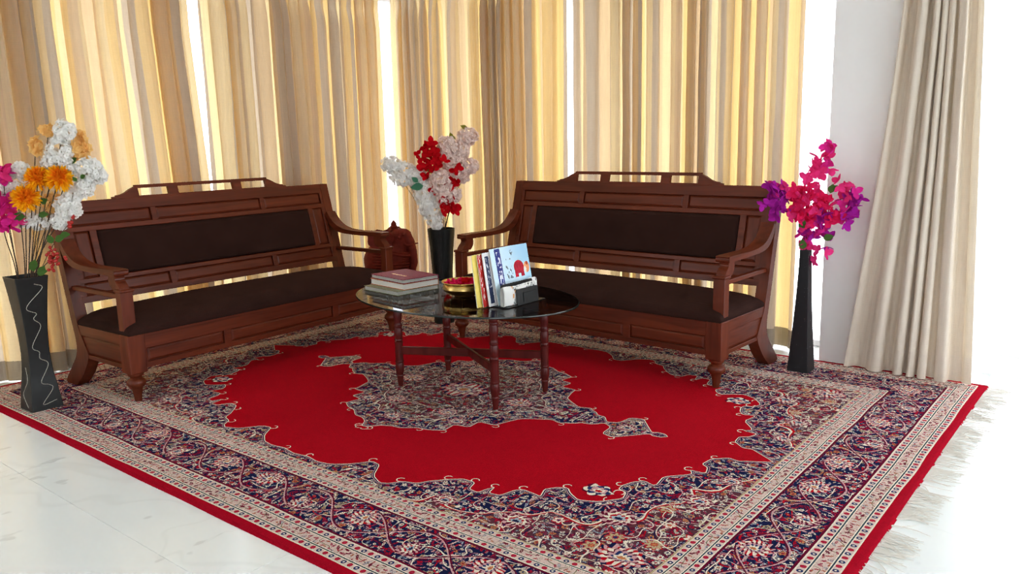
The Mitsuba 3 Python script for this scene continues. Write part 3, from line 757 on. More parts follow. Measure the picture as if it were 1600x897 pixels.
# ------------------------------------------------------------------ brass bowl with petals
bx, by = -1.708, 2.342
bowl_out = [(0, 0), (0.055, 0), (0.060, 0.004), (0.062, 0.010), (0.085, 0.016), (0.112, 0.030), (0.122, 0.046), (0.120, 0.062), (0.112, 0.072), (0.113, 0.076), (0.124, 0.081), (0.128, 0.084), (0.126, 0.087)]
bowl_in = [(0.118, 0.084), (0.108, 0.076), (0.112, 0.060), (0.114, 0.046), (0.105, 0.034), (0.08, 0.022), (0, 0.018)]
bm = lathe(bowl_out + bowl_in, 56); bm.apply_translation((bx, by, TZ + 0.001))
add('brass_bowl', bm, 'brass', 'brass bowl of red petals on the table beside the stacked books', 'bowl', smooth=35)
def petal_quad(r, l, w, cup=0.2):
    """single petal pointing +y"""
    ys = np.linspace(0, 1, 4)
    P = []
    for t in ys:
        wd = w * math.sin(math.pi * (0.12 + 0.82 * t)) 
        P.append([(-wd, l * t, cup * l * t * t + 0.15 * w), (0, l * t, cup * l * t * t), (wd, l * t, cup * l * t * t + 0.15 * w)])
    return np.array(P)
def scatter(protos, mats):
    return cat([trimesh.Trimesh(trimesh.transform_points(pr.vertices, M), pr.faces, process=False) for pr, M in zip(protos, mats)])
pet = grid_mesh(petal_quad(0, 0.022, 0.011, 0.3))
r4 = np.random.default_rng(12); Ms = []
for i in range(260):
    rr, a = 0.104 * math.sqrt(r4.random()), r4.random() * 6.28
    M = trimesh.transformations.euler_matrix(r4.normal(0, 0.5), r4.normal(0, 0.5), r4.random() * 6.28)
    M[:3, 3] = (bx + rr * math.cos(a), by + rr * math.sin(a), TZ + 0.066 + 0.014 * (1 - rr / 0.104) + 0.006 * r4.random())
    Ms.append(M)
add('rose_petals', cat([scatter([pet] * 260, Ms), trimesh.Trimesh(*(lambda m: (m.vertices + [bx, by, TZ + 0.034], m.faces))(lathe([(0, 0), (0.095, 0), (0.105, 0.03), (0, 0.034)], 24)), process=False)]), 'petal_hotpink', 'loose red and pink petals filling the brass bowl', 'petals', kind='stuff')
# the rose standing in the petals
rz = []
for i in range(16):
    a = i * 2.4; k = i / 16
    P = petal_quad(0, 0.036, 0.018, 0.2)
    M = trimesh.transformations.euler_matrix(1.25 - 0.9 * k * k * 0.6, 0, 0)
    M2 = trimesh.transformations.rotation_matrix(a, [0, 0, 1]); off = np.eye(4); off[1, 3] = 0.004 + 0.014 * k
    m = grid_mesh(P); m.apply_transform(M2 @ off @ M); rz.append(m)
rm = cat(rz); rm.apply_translation((bx - 0.025, by - 0.035, TZ + 0.075))
add('rose', rm, 'petal_red', 'red rose standing in the petals of the brass bowl', 'flower')

# ------------------------------------------------------------------ magazines and rack
def mag_fn(kind):
    def f(p, n, uv):
        u, v = uv.x, uv.y          # 0..1 across and up
        scr = noise(u * 60, v * 26, 3.0)
        if kind == 'yellow':
            c = mi.Color3f((0.85, 0.68, 0.16))
        elif kind == 'red':
            c = mi.Color3f((0.50, 0.03, 0.025))
            c = dr.select((u > 0.03) & (u < 0.12) & (v > 0.12) & (scr > 0.62), mi.Color3f((0.8, 0.7, 0.65)), c)
        elif kind == 'white':
            c = mi.Color3f((0.82, 0.83, 0.84))
            c = dr.select((u > 0.06) & (u < 0.17) & (v > 0.05) & (v < 0.93), mi.Color3f((0.025, 0.04, 0.10)), c)
            c = dr.select((u > 0.085) & (u < 0.15) & (v > 0.35) & (v < 0.9) & (scr > 0.60), mi.Color3f((0.75, 0.78, 0.82)), c)
        else:
            c = mix((0.60, 0.80, 0.92), (0.38, 0.66, 0.88), smoothstep(0.55, 1.05, u * 0.7 + v * 0.4 + 0.1 * noise(u * 5, v * 5)))
            c = dr.select(u < 0.10, mi.Color3f((0.62, 0.80, 0.90)), c)
            c = dr.select((u > 0.12) & (u < 0.27) & (v < 0.985), mi.Color3f((0.03, 0.045, 0.22)), c)
            c = dr.select((u > 0.15) & (u < 0.245) & (v > 0.15) & (v < 0.93) & (scr > 0.60), mi.Color3f((0.70, 0.75, 0.85)), c)
            c = dr.select((u > 0.36) & (u < 0.52) & (v > 0.42) & (v < 0.78) & (noise(u * 45, v * 30, 8.0) > 0.72), mi.Color3f((0.12, 0.16, 0.20)), c)
            c = dr.select((dr.square((u - 0.56) / 0.035) + dr.square((v - 0.88) / 0.05) < 1) & (noise(u * 70, v * 40, 5.0) > 0.55), mi.Color3f((0.10, 0.14, 0.18)), c)
            # the red figure and the orange one
            b1 = dr.square((u - 0.70) / 0.13) + dr.square((v - 0.60) / 0.12)
            b2 = (dr.abs(u - 0.70) < 0.12) & (v > 0.42) & (v < 0.60) & ~((dr.abs(u - 0.70) < 0.035) & (v < 0.51))
            c = dr.select((b1 < 1) | b2, mix((0.52, 0.01, 0.03), (0.34, 0.005, 0.02), noise(u * 30, v * 30)), c)
            b3 = dr.square((u - 0.90) / 0.075) + dr.square((v - 0.57) / 0.10)
            c = dr.select(b3 < 1, mi.Color3f((0.80, 0.34, 0.16)), c)
            c = dr.select(dr.square((u - 0.92) / 0.03) + dr.square((v - 0.64) / 0.035) < 1, mi.Color3f((0.45, 0.06, 0.02)), c)
            c = dr.select(dr.square((u - 0.86) / 0.03) + dr.square((v - 0.53) / 0.06) < 1, mi.Color3f((0.85, 0.80, 0.72)), c)
        return c
    return f
def magazine(kind, x0, w, y0, h, lean_deg, label):
    key = fresh('magazine')
    a = math.radians(lean_deg); th = 0.0045
    n = 9
    g = lambda t, off: np.stack(np.broadcast_arrays(x0 + w * t[None, :], 0, 0), -1)
    us = np.linspace(0, 1, n); vs = np.linspace(0, 1, 7)
    def sheet(off):
        U, V = np.meshgrid(us, vs, indexing='ij')
        bow = 0.006 * np.sin(np.pi * U)
        y = y0 + V * h * math.sin(a) + off * math.cos(a) + bow * V
        z = TZ + 0.005 + V * h * math.cos(a) - off * math.sin(a)
        return np.stack([x0 + w * U, y, z], -1), np.stack([U, V], -1)
    P, UV = sheet(0.0)
    bsdf('print_' + kind, proc(mag_fn(kind)), rough=0.28, spec=0.5)
    m = grid_mesh(P)
    add(key + '__cover', m, 'print_' + kind, smooth=True, uv=UV.reshape(-1, 2))
    Q, _ = sheet(th); Q2 = Q.copy(); F, _ = sheet(0.0004)
    fm, qm = grid_mesh(F), grid_mesh(Q2)
    nb = len(vs); loop = [i * nb for i in range(n)] + [(n - 1) * nb + j for j in range(1, nb)] + [i * nb + nb - 1 for i in range(n - 2, -1, -1)] + [j for j in range(nb - 2, 0, -1)]
    N = len(fm.vertices); ff = []
    for p_, q_ in zip(loop, loop[1:] + loop[:1]):
        ff += [[p_, p_ + N, q_ + N], [p_, q_ + N, q_]]
    add(key + '__pages', trimesh.Trimesh(np.vstack([fm.vertices, qm.vertices]), np.vstack([fm.faces, qm.faces[:, ::-1] + N, ff]), process=False), 'paper')
    tag(key, label, 'magazine', 'brochures in the table rack')
magazine('yellow', -1.945, 0.21, 2.038, 0.275, 7, 'yellow booklet standing at the left of the table rack')
magazine('red', -1.914, 0.215, 2.022, 0.275, 8, 'red booklet with pale lettering between the yellow and the white ones')
magazine('white', -1.888, 0.28, 2.004, 0.283, 9, 'white booklet with a navy stripe behind the pale blue magazine')
magazine('blue', -1.838, 0.318, 1.983, 0.300, 11, 'pale blue magazine with a red figure on its cover in the table rack')

bsdf('black_plastic', (0.012, 0.014, 0.014), rough=0.3, spec=0.5)
key = 'brochure_rack'
def slab_y(x0, x1, z0, z1, y, th, ang, r=0.01):
    p = Polygon([(x0, z0), (x1, z0), (x1, z1), (x0, z1)]).buffer(-r).buffer(r, 4)
    m = trimesh.creation.extrude_polygon(p, th, engine='earcut')
    v = m.vertices; m = trimesh.Trimesh(np.stack([v[:, 0], v[:, 2], v[:, 1]], 1), m.faces[:, ::-1], process=False)
    m.apply_transform(trimesh.transformations.rotation_matrix(-math.radians(ang), [1, 0, 0], [0, 0, z0])); m.apply_translation((0, y, 0))
    return m
add(key + '__base', box(-1.86, -1.53, 1.905, 2.072, TZ + 0.0005, TZ + 0.005, 0.002), 'black_plastic')
add(key + '__front_pocket', slab_y(-1.775, -1.590, TZ + 0.004, TZ + 0.088, 1.905, 0.005, 6), 'black_plastic')
fr_ = [slab_y(-1.722, -1.600, TZ + 0.062, TZ + 0.065, 1.904, 0.006, 6, 0.001), slab_y(-1.722, -1.719, TZ + 0.015, TZ + 0.065, 1.902, 0.006, 6, 0.001)]
add(key + '__front_pocket__ridge', cat(fr_), 'black_plastic')
add(key + '__divider', slab_y(-1.83, -1.56, TZ + 0.004, TZ + 0.115, 1.962, 0.004, 6), 'black_plastic')
add(key + '__back_plate', slab_y(-1.84, -1.55, TZ + 0.004, TZ + 0.18, 2.062, 0.004, 7), 'black_plastic')
tag(key, 'black plastic rack on the glass table holding brochures and a newspaper', 'rack')
# folded newspaper: a coiled sheet
def news_fn(p, n, uv):
    pr = noise(p.x * 220, p.y * 220, p.z * 90)
    big = noise(p.x * 26, p.y * 26, p.z * 30)
    c = mix((0.74, 0.74, 0.71), (0.10, 0.11, 0.11), smoothstep(0.5, 0.62, pr) * smoothstep(0.35, 0.5, big) * smoothstep(-1.80, -1.78, p.x))
    pic = smoothstep(0.62, 0.66, noise(p.x * 30 + 4.0, p.y * 30, p.z * 40)) * smoothstep(-1.80, -1.79, p.x)
    return mix(c, (0.55, 0.25, 0.08), pic * (1 - smoothstep(-1.775, -1.765, p.x)))
bsdf('newsprint', proc(news_fn), rough=0.8, spec=0.2)
sec = []
for k in range(3):
    o = 0.004 * k
    sec += [(1.922 + o, TZ + 0.010), (1.921 + o, TZ + 0.075 - o), (1.926 + o, TZ + 0.098 - o), (1.936, TZ + 0.108 - o), (1.947 - o, TZ + 0.098 - o), (1.950 - o, TZ + 0.07), (1.949 - o, TZ + 0.012 + o), (1.938, TZ + 0.008 + o)]
sec = curve([(a, b) for a, b in sec], 90)
nx = np.array([-1.865, -1.84, -1.75, -1.66, -1.60])
add('newspaper', grid_mesh(np.stack([np.stack([np.full(len(sec), x), sec[:, 0], sec[:, 1] + 0.004 * math.sin(x * 30)], 1) for x in nx])), 'newsprint', 'folded newspaper tucked in the front pocket of the black rack', 'newspaper', smooth=True)
bsdf('card_white', proc(lambda p, n, uv: mix((0.80, 0.80, 0.78), (0.3, 0.3, 0.3), smoothstep(0.62, 0.68, noise(p.x * 90, p.y * 90, p.z * 60)) * smoothstep(-1.565, -1.555, p.x))), rough=0.6)
cm = slab_y(-1.60, -1.515, TZ + 0.006, TZ + 0.118, 1.968, 0.003, 4, 0.02)
add('card', cm, 'card_white', 'white card with rounded corners at the right end of the rack', 'card')

# ------------------------------------------------------------------ curtains
def curtain(p0, p1, z_bot, z_top, nf, amp, seed, mat, hem_mat, label, into, edge=None, hem=0.125, shear=0.0, pinch=2.60, dense=None):
    """p0, p1: ends of the rail (xy). nf: number of folds. into: unit xy vector towards the room. edge(t, z): extra shift along the rail in metres at fraction t"""
    r = np.random.default_rng(seed)
    p0, p1 = np.array(p0, float), np.array(p1, float)
    ln = np.linalg.norm(p1 - p0); e = (p1 - p0) / ln; w = np.array(into, float)
    n = int(nf * 22); t = np.linspace(0, 1, n + 1)
    ph = np.cumsum(np.concatenate([[0], 1 + 0.55 * (meshkit.noise(np.stack([t[:-1] * nf * 0.9, 0 * t[:-1] + seed, 0 * t[:-1]], -1)) - 0.5) * 2]))
    if dense is not None:
        ph = np.cumsum(np.concatenate([[0], np.diff(ph) * dense(t[:-1])]))
    ph = ph / ph[-1] * nf * 2 * np.pi
    zs = np.concatenate([np.linspace(z_bot, z_bot + hem, 5), np.linspace(z_bot + hem, pinch - 0.02, 40)[1:], np.linspace(pinch, z_top, 5)])
    TT, ZZ = np.meshgrid(t, zs, indexing='ij'); PH = np.broadcast_to(ph[:, None], TT.shape)
    nz = lambda f1, f2, s: meshkit.fbm(np.stack([TT * f1, ZZ * f2, 0 * TT + s + seed * 3.1], -1), 3) - 0.5
    A = amp * (0.75 + 1.1 * nz(nf * 0.45, 0.35, 1.0))
    A = A * (1 - 0.55 * np.exp(-((ZZ - pinch) / 0.10) ** 2))
    drift = 1.5 * nz(nf * 0.25, 0.8, 4.0) * np.clip((pinch - ZZ) / 1.2, 0, 1)
    PH2 = PH + drift
    second = 0.28 * np.sin(2.0 * PH2 + 3.0 * nz(nf * 0.3, 0.3, 8.0) + 1.0) + 0.14 * np.sin(3.1 * PH2 + 2.0)
    dep = A * (np.cos(PH2) + second) + 0.02 * nz(nf * 1.2, 2.0, 6.0)
    lat = ln / nf * np.sin(2 * PH2 + 0.4 + 2.0 * nz(nf * 0.6, 0.2, 12.0)) * (0.20 + 0.25 * nz(nf * 0.8, 0.3, 14.0)) + shear * (ZZ - 1.2)
    env = np.clip(np.minimum(TT, 1 - TT) * nf * 1.5, 0, 1)
    dep = dep * (0.4 + 0.6 * env); lat = lat * env
    S = TT * ln + lat
    if edge is not None: S = S + edge(TT, ZZ)
    P = np.stack([p0[0] + e[0] * S + w[0] * dep, p0[1] + e[1] * S + w[1] * dep, ZZ + 0.008 * nz(nf * 0.5, 0.0, 2.0) * (ZZ < z_bot + 0.5)], -1)
    seg = np.linalg.norm(np.diff(P[:, 24], axis=0), axis=1); u = np.concatenate([[0], np.cumsum(seg)]) + seed * 0.37
    UV = np.stack([np.broadcast_to(u[:, None], TT.shape), ZZ], -1)
    key = fresh('curtain')
    add(key + '__drape', grid_mesh(P[:, 4:]), mat, smooth=True, uv=UV[:, 4:].reshape(-1, 2))
    add(key + '__hem', grid_mesh(P[:, :5]), hem_mat, smooth=True, uv=UV[:, :5].reshape(-1, 2), label='doubled hem band, on the gold curtains with shade painted into its colour')
    tag(key, label, 'curtain')
    return key

YL, XR = 4.82, 0.185
def e1(t, z): return 0.10 * t * np.clip((2.2 - z) / 2.0, 0, 1)
curtain((-4.05, YL), (-1.80, YL), -0.008, 2.80, 17, 0.066, 1, 'curtain_cloth', 'curtain_shaded_hem', 'gold and taupe striped curtain at the far left, behind the vase of orange flowers', (0, -1), edge=e1, pinch=2.66)
def e2(t, z): return -0.09 * (1 - t) * np.clip(z - 0.5, 0, 1.4) * 0.0 + 0.0 * t
curtain((-1.72, YL), (0.01, YL), -0.008, 2.80, 14, 0.062, 2, 'curtain_cloth', 'curtain_shaded_hem', 'gold striped curtain behind the left bench, ending at the bright corner gap', (0, -1), pinch=2.53)
curtain((XR, 4.83), (XR, 2.92), 0.004, 2.80, 15, 0.062, 3, 'curtain_cloth', 'curtain_shaded_hem', 'gold striped curtain between the elephant statue and the right bench', (-1, 0), pinch=2.60)
curtain((XR, 2.86), (XR, 1.135), 0.004, 2.80, 13, 0.062, 4, 'curtain_cloth', 'curtain_shaded_hem', 'gold striped curtain behind the right bench, reaching the pale wall pier', (-1, 0), pinch=2.66)
def e5(t, z): return -(1 - t) * (0.22 * np.clip((2.2 - z) / 2.2, 0, 1) ** 1.25) + t * 0.09 * np.clip((2.2 - z) / 2.2, 0, 1)
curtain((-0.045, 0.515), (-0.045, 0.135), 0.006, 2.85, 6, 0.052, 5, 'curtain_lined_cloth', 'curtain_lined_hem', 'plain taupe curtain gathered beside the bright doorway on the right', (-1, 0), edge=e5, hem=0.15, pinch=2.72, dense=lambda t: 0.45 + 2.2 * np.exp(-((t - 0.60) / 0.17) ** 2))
for i, (a, b) in enumerate((((-4.15, YL, 2.815), (0.0, YL, 2.815)), ((XR, 4.9, 2.815), (XR, 1.0, 2.815)), ((-0.045, 0.85, 2.862), (-0.045, -0.3, 2.862)))):
    k = add('curtain_rod', tube([a, b], 0.016, 12), 'steel', ('steel rod above the left window curtains', 'steel rod above the right window curtains', 'steel rod above the taupe curtain')[i], 'curtain rod')
    # brackets up to the ceiling
    mid = [np.array(a) * (1 - s) + np.array(b) * s for s in (0.04, 0.5, 0.96)]
    for q in mid: add(k + '__bracket', tube([q, q + [0, 0, CZ - q[2]]], 0.008, 8), 'steel')
# sheer edge of a second curtain in the doorway
shx = np.linspace(0, 1, 40)
P = np.stack([np.stack([0.20 + 0.02 * np.cos(shx * 20), 0.15 - 0.10 * shx, np.full(40, z)], 1) for z in np.linspace(0.0, 2.84, 12)], 1)
add('sheer_curtain', grid_mesh(P), 'sheer', 'narrow sheer cream curtain edge right behind the taupe curtain', 'curtain', smooth=True)

# ------------------------------------------------------------------ vases
def square_ring(cx, cy, w, z, b=0.10):
    h = w / 2; c = h * b; p = []
    for sx, sy in ((1, 1), (-1, 1), (-1, -1), (1, -1)):
        q = [(sx * h, sy * (h - c)), (sx * (h - c * 0.3), sy * (h - c * 0.3)), (sx * (h - c), sy * h)]
        p += q if sx * sy > 0 else q[::-1]
    return np.array([(cx + x, cy + y, z) for x, y in p])
def square_vase(cx, cy, prof, wall=0.006):
    rings = [square_ring(cx, cy, w, z) for w, z in prof]
    top = prof[-1]
    inner = [square_ring(cx, cy, w - 2 * wall, z) for w, z in prof[::-1] if z > 0.02]
    return loft(rings + inner)
def wprof(pts, n=26):
    c = np.array(pts); zz = np.linspace(c[0, 1], c[-1, 1], n)
    from scipy.interpolate import PchipInterpolator
    return [(float(w), float(z)) for w, z in zip(PchipInterpolator(c[:, 1], c[:, 0])(zz), zz)]
LV = (-3.318, 4.078)
lprof = wprof([(0.165, 0.0), (0.148, 0.09), (0.118, 0.22), (0.110, 0.32), (0.116, 0.43), (0.138, 0.58), (0.170, 0.737)])
add('vase__body', square_vase(*LV, lprof), 'black_lacquer', smooth=35)
wat = lambda z: float(np.interp(z, [q[1] for q in lprof], [q[0] for q in lprof]))
sq = [(.55, .70), (.82, .67), (.18, .574), (.55, .536), (.42, .507), (.7, .46), (.2, .356), (.5, .322), (.5, .285), (.85, .247), (.4, .157), (.7, .133), (.8, .109), (.35, .033), (.85, .043)]
sq = curve(sq, 90)
add('vase__inlay', tube([(LV[0] + (u - 0.5) * wat(z) * 0.92, LV[1] - wat(z) / 2 - 0.0002, z) for u, z in sq], 0.0019, 6), 'silver_line', label='silver squiggle line')
sq2 = curve([(.5, .24), (.3, .17), (.55, .12), (.7, .08), (.25, .02)], 40)
add('vase__inlay_001', tube([(LV[0] - wat(z) / 2 - 0.0002, LV[1] + (u - 0.5) * wat(z) * 0.9, z) for u, z in sq2], 0.0017, 6), 'silver_line', label='silver squiggle line')
tag('vase', 'black waisted square vase with a silver squiggle at the left edge of the rug', 'vase')
RV = (-0.262, 0.925)
add('vase_001__body', square_vase(*RV, wprof([(0.128, 0.0), (0.1245, 0.02), (0.053, 0.735)], 14)), 'black_glitter', smooth=35)
tag('vase_001', 'tall tapered black glittery vase beside the pale wall pier', 'vase')
CV = (-0.50, 3.66)
vo = [(0.0, 0), (0.078, 0), (0.080, 0.006), (0.074, 0.20), (0.080, 0.42), (0.092, 0.60), (0.106, 0.742)]
vi = [(0.100, 0.742), (0.086, 0.60), (0.074, 0.42), (0.066, 0.20), (0.070, 0.02), (0, 0.02)]
vm = lathe(vo + vi, 40); vm.apply_translation((*CV, 0))
add('vase_002__body', vm, 'black_lacquer', smooth=35)
tag('vase_002', 'black tapered vase standing in the corner between the two benches', 'vase')

# ------------------------------------------------------------------ flowers
Rr = np.array([0.624, -0.782, 0.0]); Rr /= np.linalg.norm(Rr)
Dd = np.array([0.341, 0.940, 0.0])
class Bunch:
    """places in a bouquet: a metres to the right, b metres above the vase's rim, c metres back"""
    def __init__(self, xy, ztop): self.o = np.array([*xy, ztop])
    def at(self, a, b, c=0.0): return self.o + a * Rr + c * Dd + np.array([0, 0, b])

def floret_mesh(r, k=5, cup=0.35, wide=0.72):
    out = []
    for i in range(k):
        m = grid_mesh(petal_quad(0, r, r * wide * 0.75, cup))
        m.apply_transform(trimesh.transformations.rotation_matrix(2 * math.pi * i / k, [0, 0, 1])); out.append(m)
    return cat(out)
def leaf_mesh(l, w):
    t = np.linspace(0, 1, 7)
    wd = w * np.sin(np.pi * t ** 0.8) 
    P = np.stack([np.stack([-wd, l * t, 0.12 * l * t * t + 0.25 * wd], 1), np.stack([0 * t, l * t, 0.12 * l * t * t], 1), np.stack([wd, l * t, 0.12 * l * t * t + 0.25 * wd], 1)], 0)
    return grid_mesh(P)
def orient(m, pos, d, spin=0.0):
    M = rot_to(d) @ trimesh.transformations.rotation_matrix(spin, [0, 0, 1]); M = M.copy(); M[:3, 3] = pos
    return trimesh.Trimesh(trimesh.transform_points(m.vertices, M), m.faces, process=False)
def stem(key, pts, r=0.003):
    add(key + '__stem', tube(curve(pts, 18), np.linspace(r, r * 0.7, 18), 6), 'stem_brown', smooth=True)
def leaves(key, items, mat='leaf_green'):
    for pos, d, l, w in items:
        d = np.array(d, float); d /= np.linalg.norm(d)
        nrm = -Dd + np.array([0, 0, 0.35]); nrm = nrm - d * (nrm @ d); nrm /= np.linalg.norm(nrm); side = np.cross(d, nrm)
        M = np.eye(4); M[:3, 0], M[:3, 1], M[:3, 2], M[:3, 3] = side, d, nrm, pos
        m = leaf_mesh(l, w); m.apply_transform(M)
        add(key + '__leaf', m, mat, smooth=True)

def cluster(key, part, blobs, count, r, mat, seed, eye=True, k=5):
    """florets over a set of ellipsoids: blobs = [(centre, (ra, rb, rc))] with radii along right, up, depth"""
    g = np.random.default_rng(seed); fl = floret_mesh(r, k)
    B = np.stack([Rr, [0, 0, 1], Dd], 1)
    vol = np.array([np.prod(b[1]) ** (2 / 3) for b in blobs]); vol /= vol.sum()
    count = int(count * 1.9)
    pr, eyes = [], []
    for i in range(count):
        c, rad = blobs[g.choice(len(blobs), p=vol)]
        d = g.normal(size=3); d /= np.linalg.norm(d)
        d[2] = -abs(d[2]) if g.random() < 0.7 else d[2]
        q = np.array(c) + B @ (d * np.array(rad) * (0.80 + 0.28 * g.random()))
        nrm = B @ (d / np.array(rad)); nrm = nrm / np.linalg.norm(nrm) + g.normal(0, 0.35, 3)
        s = 0.95 + 0.4 * g.random()
        m = fl.copy(); m.apply_scale(s); pr.append(orient(m, q, nrm, g.random() * 6.28))
        if eye:
            e = trimesh.creation.icosphere(subdivisions=0, radius=r * 0.17); e.apply_translation(q + nrm / np.linalg.norm(nrm) * r * 0.1); eyes.append(e)
    add(key + '__' + part, cat(pr), mat, kind='stuff')
    if eye: add(key + '__eyes', cat(eyes), 'flower_eye', kind='stuff')

# ---- left vase ------------------------------------------------------
B1 = Bunch(LV, 0.737); s1 = 292.0
L_ = lambda x, y, c=0.0: B1.at((x - 38.5) / s1 + 0.131 * (437 - y) / s1, (437 - y) / s1, c)
def white_branch(name, blobs, n, base, via, label, group, seed, mat='petal_white', r=0.013):
    key = fresh(name)
    cl = [(np.array(c), rad) for c, rad in blobs]
    cluster(key, 'blossoms', cl, n, r, mat, seed)
    stem(key, [base] + via + [cl[0][0]])
    for c, rad in cl[1:]:
        add(key + '__twig', tube(curve([via[-1] if via else base, (via[-1] + c) / 2 if via else (base + c) / 2, c], 8), 0.0018, 5), 'stem_brown')
    tag(key, label, 'flower', group)
    return key
GW = 'flower stems in the left vase'
k = white_branch('white_blossom', [(L_(92, 245), (.07, .07, .05)), (L_(97, 216), (.055, .062, .05)), (L_(83, 262), (.065, .04, .05)), (L_(106, 272, .01), (.05, .03, .04))], 230, L_(42, 520), [L_(52, 430), L_(66, 340)], 'tall white blossom spray at the top of the left vase', GW, 21)
leaves(k, [(L_(108, 262), Rr * .7 + [0, 0, .5], .045, .014)])
k = white_branch('white_blossom', [(L_(136, 274), (.075, .062, .05)), (L_(150, 282), (.04, .04, .04)), (L_(130, 300), (.05, .045, .04))], 170, L_(45, 520), [L_(56, 425), L_(80, 360)], 'white blossom spray reaching right towards the bench from the left vase', GW, 22)
leaves(k, [(L_(122, 285, -.05), Rr * .6 + [0, 0, .25], .035, .012), (L_(117, 290, -.05), -Rr * .5 + [0, 0, .5], .03, .011)])
k = white_branch('white_blossom', [(L_(104, 330, -.01), (.065, .06, .045)), (L_(92, 352), (.045, .04, .04)), (L_(112, 312), (.04, .035, .035))], 150, L_(44, 520), [L_(52, 430), L_(74, 380)], 'white blossom spray hanging low beside the bench end, right side of the left vase', GW, 23)
k = white_branch('white_blossom', [(L_(22, 292, .02), (.085, .055, .05)), (L_(30, 272, .02), (.05, .04, .04)), (L_(8, 318, .02), (.05, .055, .04))], 190, L_(38, 520), [L_(38, 430), L_(32, 360)], 'white blossom spray on the left side of the left vase, behind the magenta flower', GW, 24)
k = white_branch('white_blossom', [(L_(46, 350, .03), (.085, .035, .04)), (L_(64, 356, .03), (.05, .03, .04))], 70, L_(42, 520), [L_(44, 430)], 'low white blossom spray under the orange pompoms', GW, 25)
leaves(k, [(L_(38, 342, -.06), -Rr * .9 + [0, 0, -.05], .075, .024), (L_(58, 340, -.06), Rr * .9 + [0, 0, .0], .06, .018), (L_(62, 322, -.04), Rr * .6 + [0, 0, .3], .045, .018)])
def pompom(c, r, label, seed, base, via):
    key = fresh('orange_pompom_flower'); g = np.random.default_rng(seed)
    m0 = grid_mesh(petal_quad(0, 1.0, 0.20, 0.3)); out, inn = [], []
    ax = -Dd * 0.8 + np.array([0, 0, 0.45]); ax /= np.linalg.norm(ax); M0 = rot_to(ax)[:3, :3]
    for i in range(190):
        z = 1 - 1.25 * (i + 0.5) / 190; ph = i * 2.39996
        d = np.array([math.sqrt(max(0, 1 - z * z)) * math.cos(ph), math.sqrt(max(0, 1 - z * z)) * math.sin(ph), z])
        dv = M0 @ d + g.normal(0, 0.12, 3); dv /= np.linalg.norm(dv)
        side = np.cross(dv, g.normal(size=3)); side /= np.linalg.norm(side); nrm = np.cross(side, dv)
        ln = r * (0.62 + 0.12 * g.random()) * (0.85 + 0.15 * (1 - z))
        M = np.eye(4); M[:3, 0], M[:3, 1], M[:3, 2], M[:3, 3] = side * r * 0.55, dv * ln, nrm * r * 0.5, np.array(c) + dv * r * 0.36
        mm = m0.copy(); mm.apply_transform(M); (inn if z > 0.72 else out).append(mm)
    add(key + '__petals', cat(out), 'petal_orange', kind='stuff')
    core = trimesh.creation.icosphere(subdivisions=2, radius=r * 0.55); core.apply_translation(c)
    add(key + '__heart', cat(inn + [core]), 'petal_deep_orange', kind='stuff')
    stem(key, [base] + via + [np.array(c)])
    tag(key, label, 'flower', 'orange pompom flowers')
pompom(L_(57, 284, -.07), .067, 'orange pompom flower, left one of the upper pair', 41, L_(43, 520), [L_(48, 420), L_(54, 340)])
pompom(L_(89, 285, -.07), .070, 'orange pompom flower, right one of the upper pair', 42, L_(47, 520), [L_(60, 420), L_(76, 340)])
pompom(L_(38, 314, -.09), .072, 'lowest orange pompom flower, nearest the left edge', 43, L_(40, 520), [L_(40, 420), L_(39, 360)])
def amber(c, n, r, label, seed, via):
    key = fresh('amber_blossom'); cluster(key, 'petals', [(np.array(c), r)], n, .021, 'petal_amber', seed, eye=False)
    stem(key, [L_(45, 520)] + via + [np.array(c)]); tag(key, label, 'flower', 'amber blossoms in the left vase')
amber(L_(120, 237, .03), 26, (.05, .07, .04), 'amber blossom right of the tall white spray', 51, [L_(56, 430), L_(84, 340), L_(105, 280)])
amber(L_(74, 212, .04), 13, (.05, .02, .03), 'amber blossom at the very top of the left bouquet', 52, [L_(48, 430), L_(60, 340), L_(68, 270)])
amber(L_(54, 236, .04), 12, (.02, .04, .03), 'amber blossom left of the tall white spray', 53, [L_(44, 430), L_(48, 340), L_(52, 280)])
amber(L_(84, 324, .03), 18, (.05, .04, .03), 'amber blossom half hidden below the orange pompoms', 54, [L_(50, 430)])
def bract_flower(s, g):
    ms = []
    for i in range(3):
        t = np.linspace(0, 1, 5); wd = s * .46 * np.sin(np.pi * np.clip(t * .88 + .08, 0, 1)) ** .8
        curl = .45 * s * t ** 1.5
        Pm = np.stack([np.stack([-wd, s * t, curl + .1 * s], 1), np.stack([0 * t, s * t, curl], 1), np.stack([wd, s * t, curl + .1 * s + .05 * s * g.normal()], 1)], 0)
        m = grid_mesh(Pm); m.apply_transform(trimesh.transformations.rotation_matrix(2.094 * i + g.normal(0, .2), [0, 0, 1])); ms.append(m)
    return cat(ms)
def orchid(c, s, label, seed, via):
    key = fresh('magenta_flower'); g = np.random.default_rng(seed)
    for i in range(9):
        q = np.array(c) + Rr * g.normal(0, s * .42) + Dd * g.normal(0, s * .3) + np.array([0, 0, g.normal(0, s * .34)])
        add(key + '__flower', orient(bract_flower(s * .85, g), q, -Dd + g.normal(0, .6, 3), g.random() * 6.28), ('petal_magenta', 'petal_magenta', 'petal_pink')[i % 3])
    stem(key, [L_(34, 520)] + via + [np.array(c)]); tag(key, label, 'flower', 'magenta flowers at the left edge')
orchid(L_(4, 279, -.04), .05, 'magenta flower, topmost at the left edge', 61, [L_(26, 430), L_(10, 350)])
orchid(L_(1, 318, -.05), .065, 'magenta flower, middle one at the left edge', 62, [L_(24, 430), L_(6, 370)])
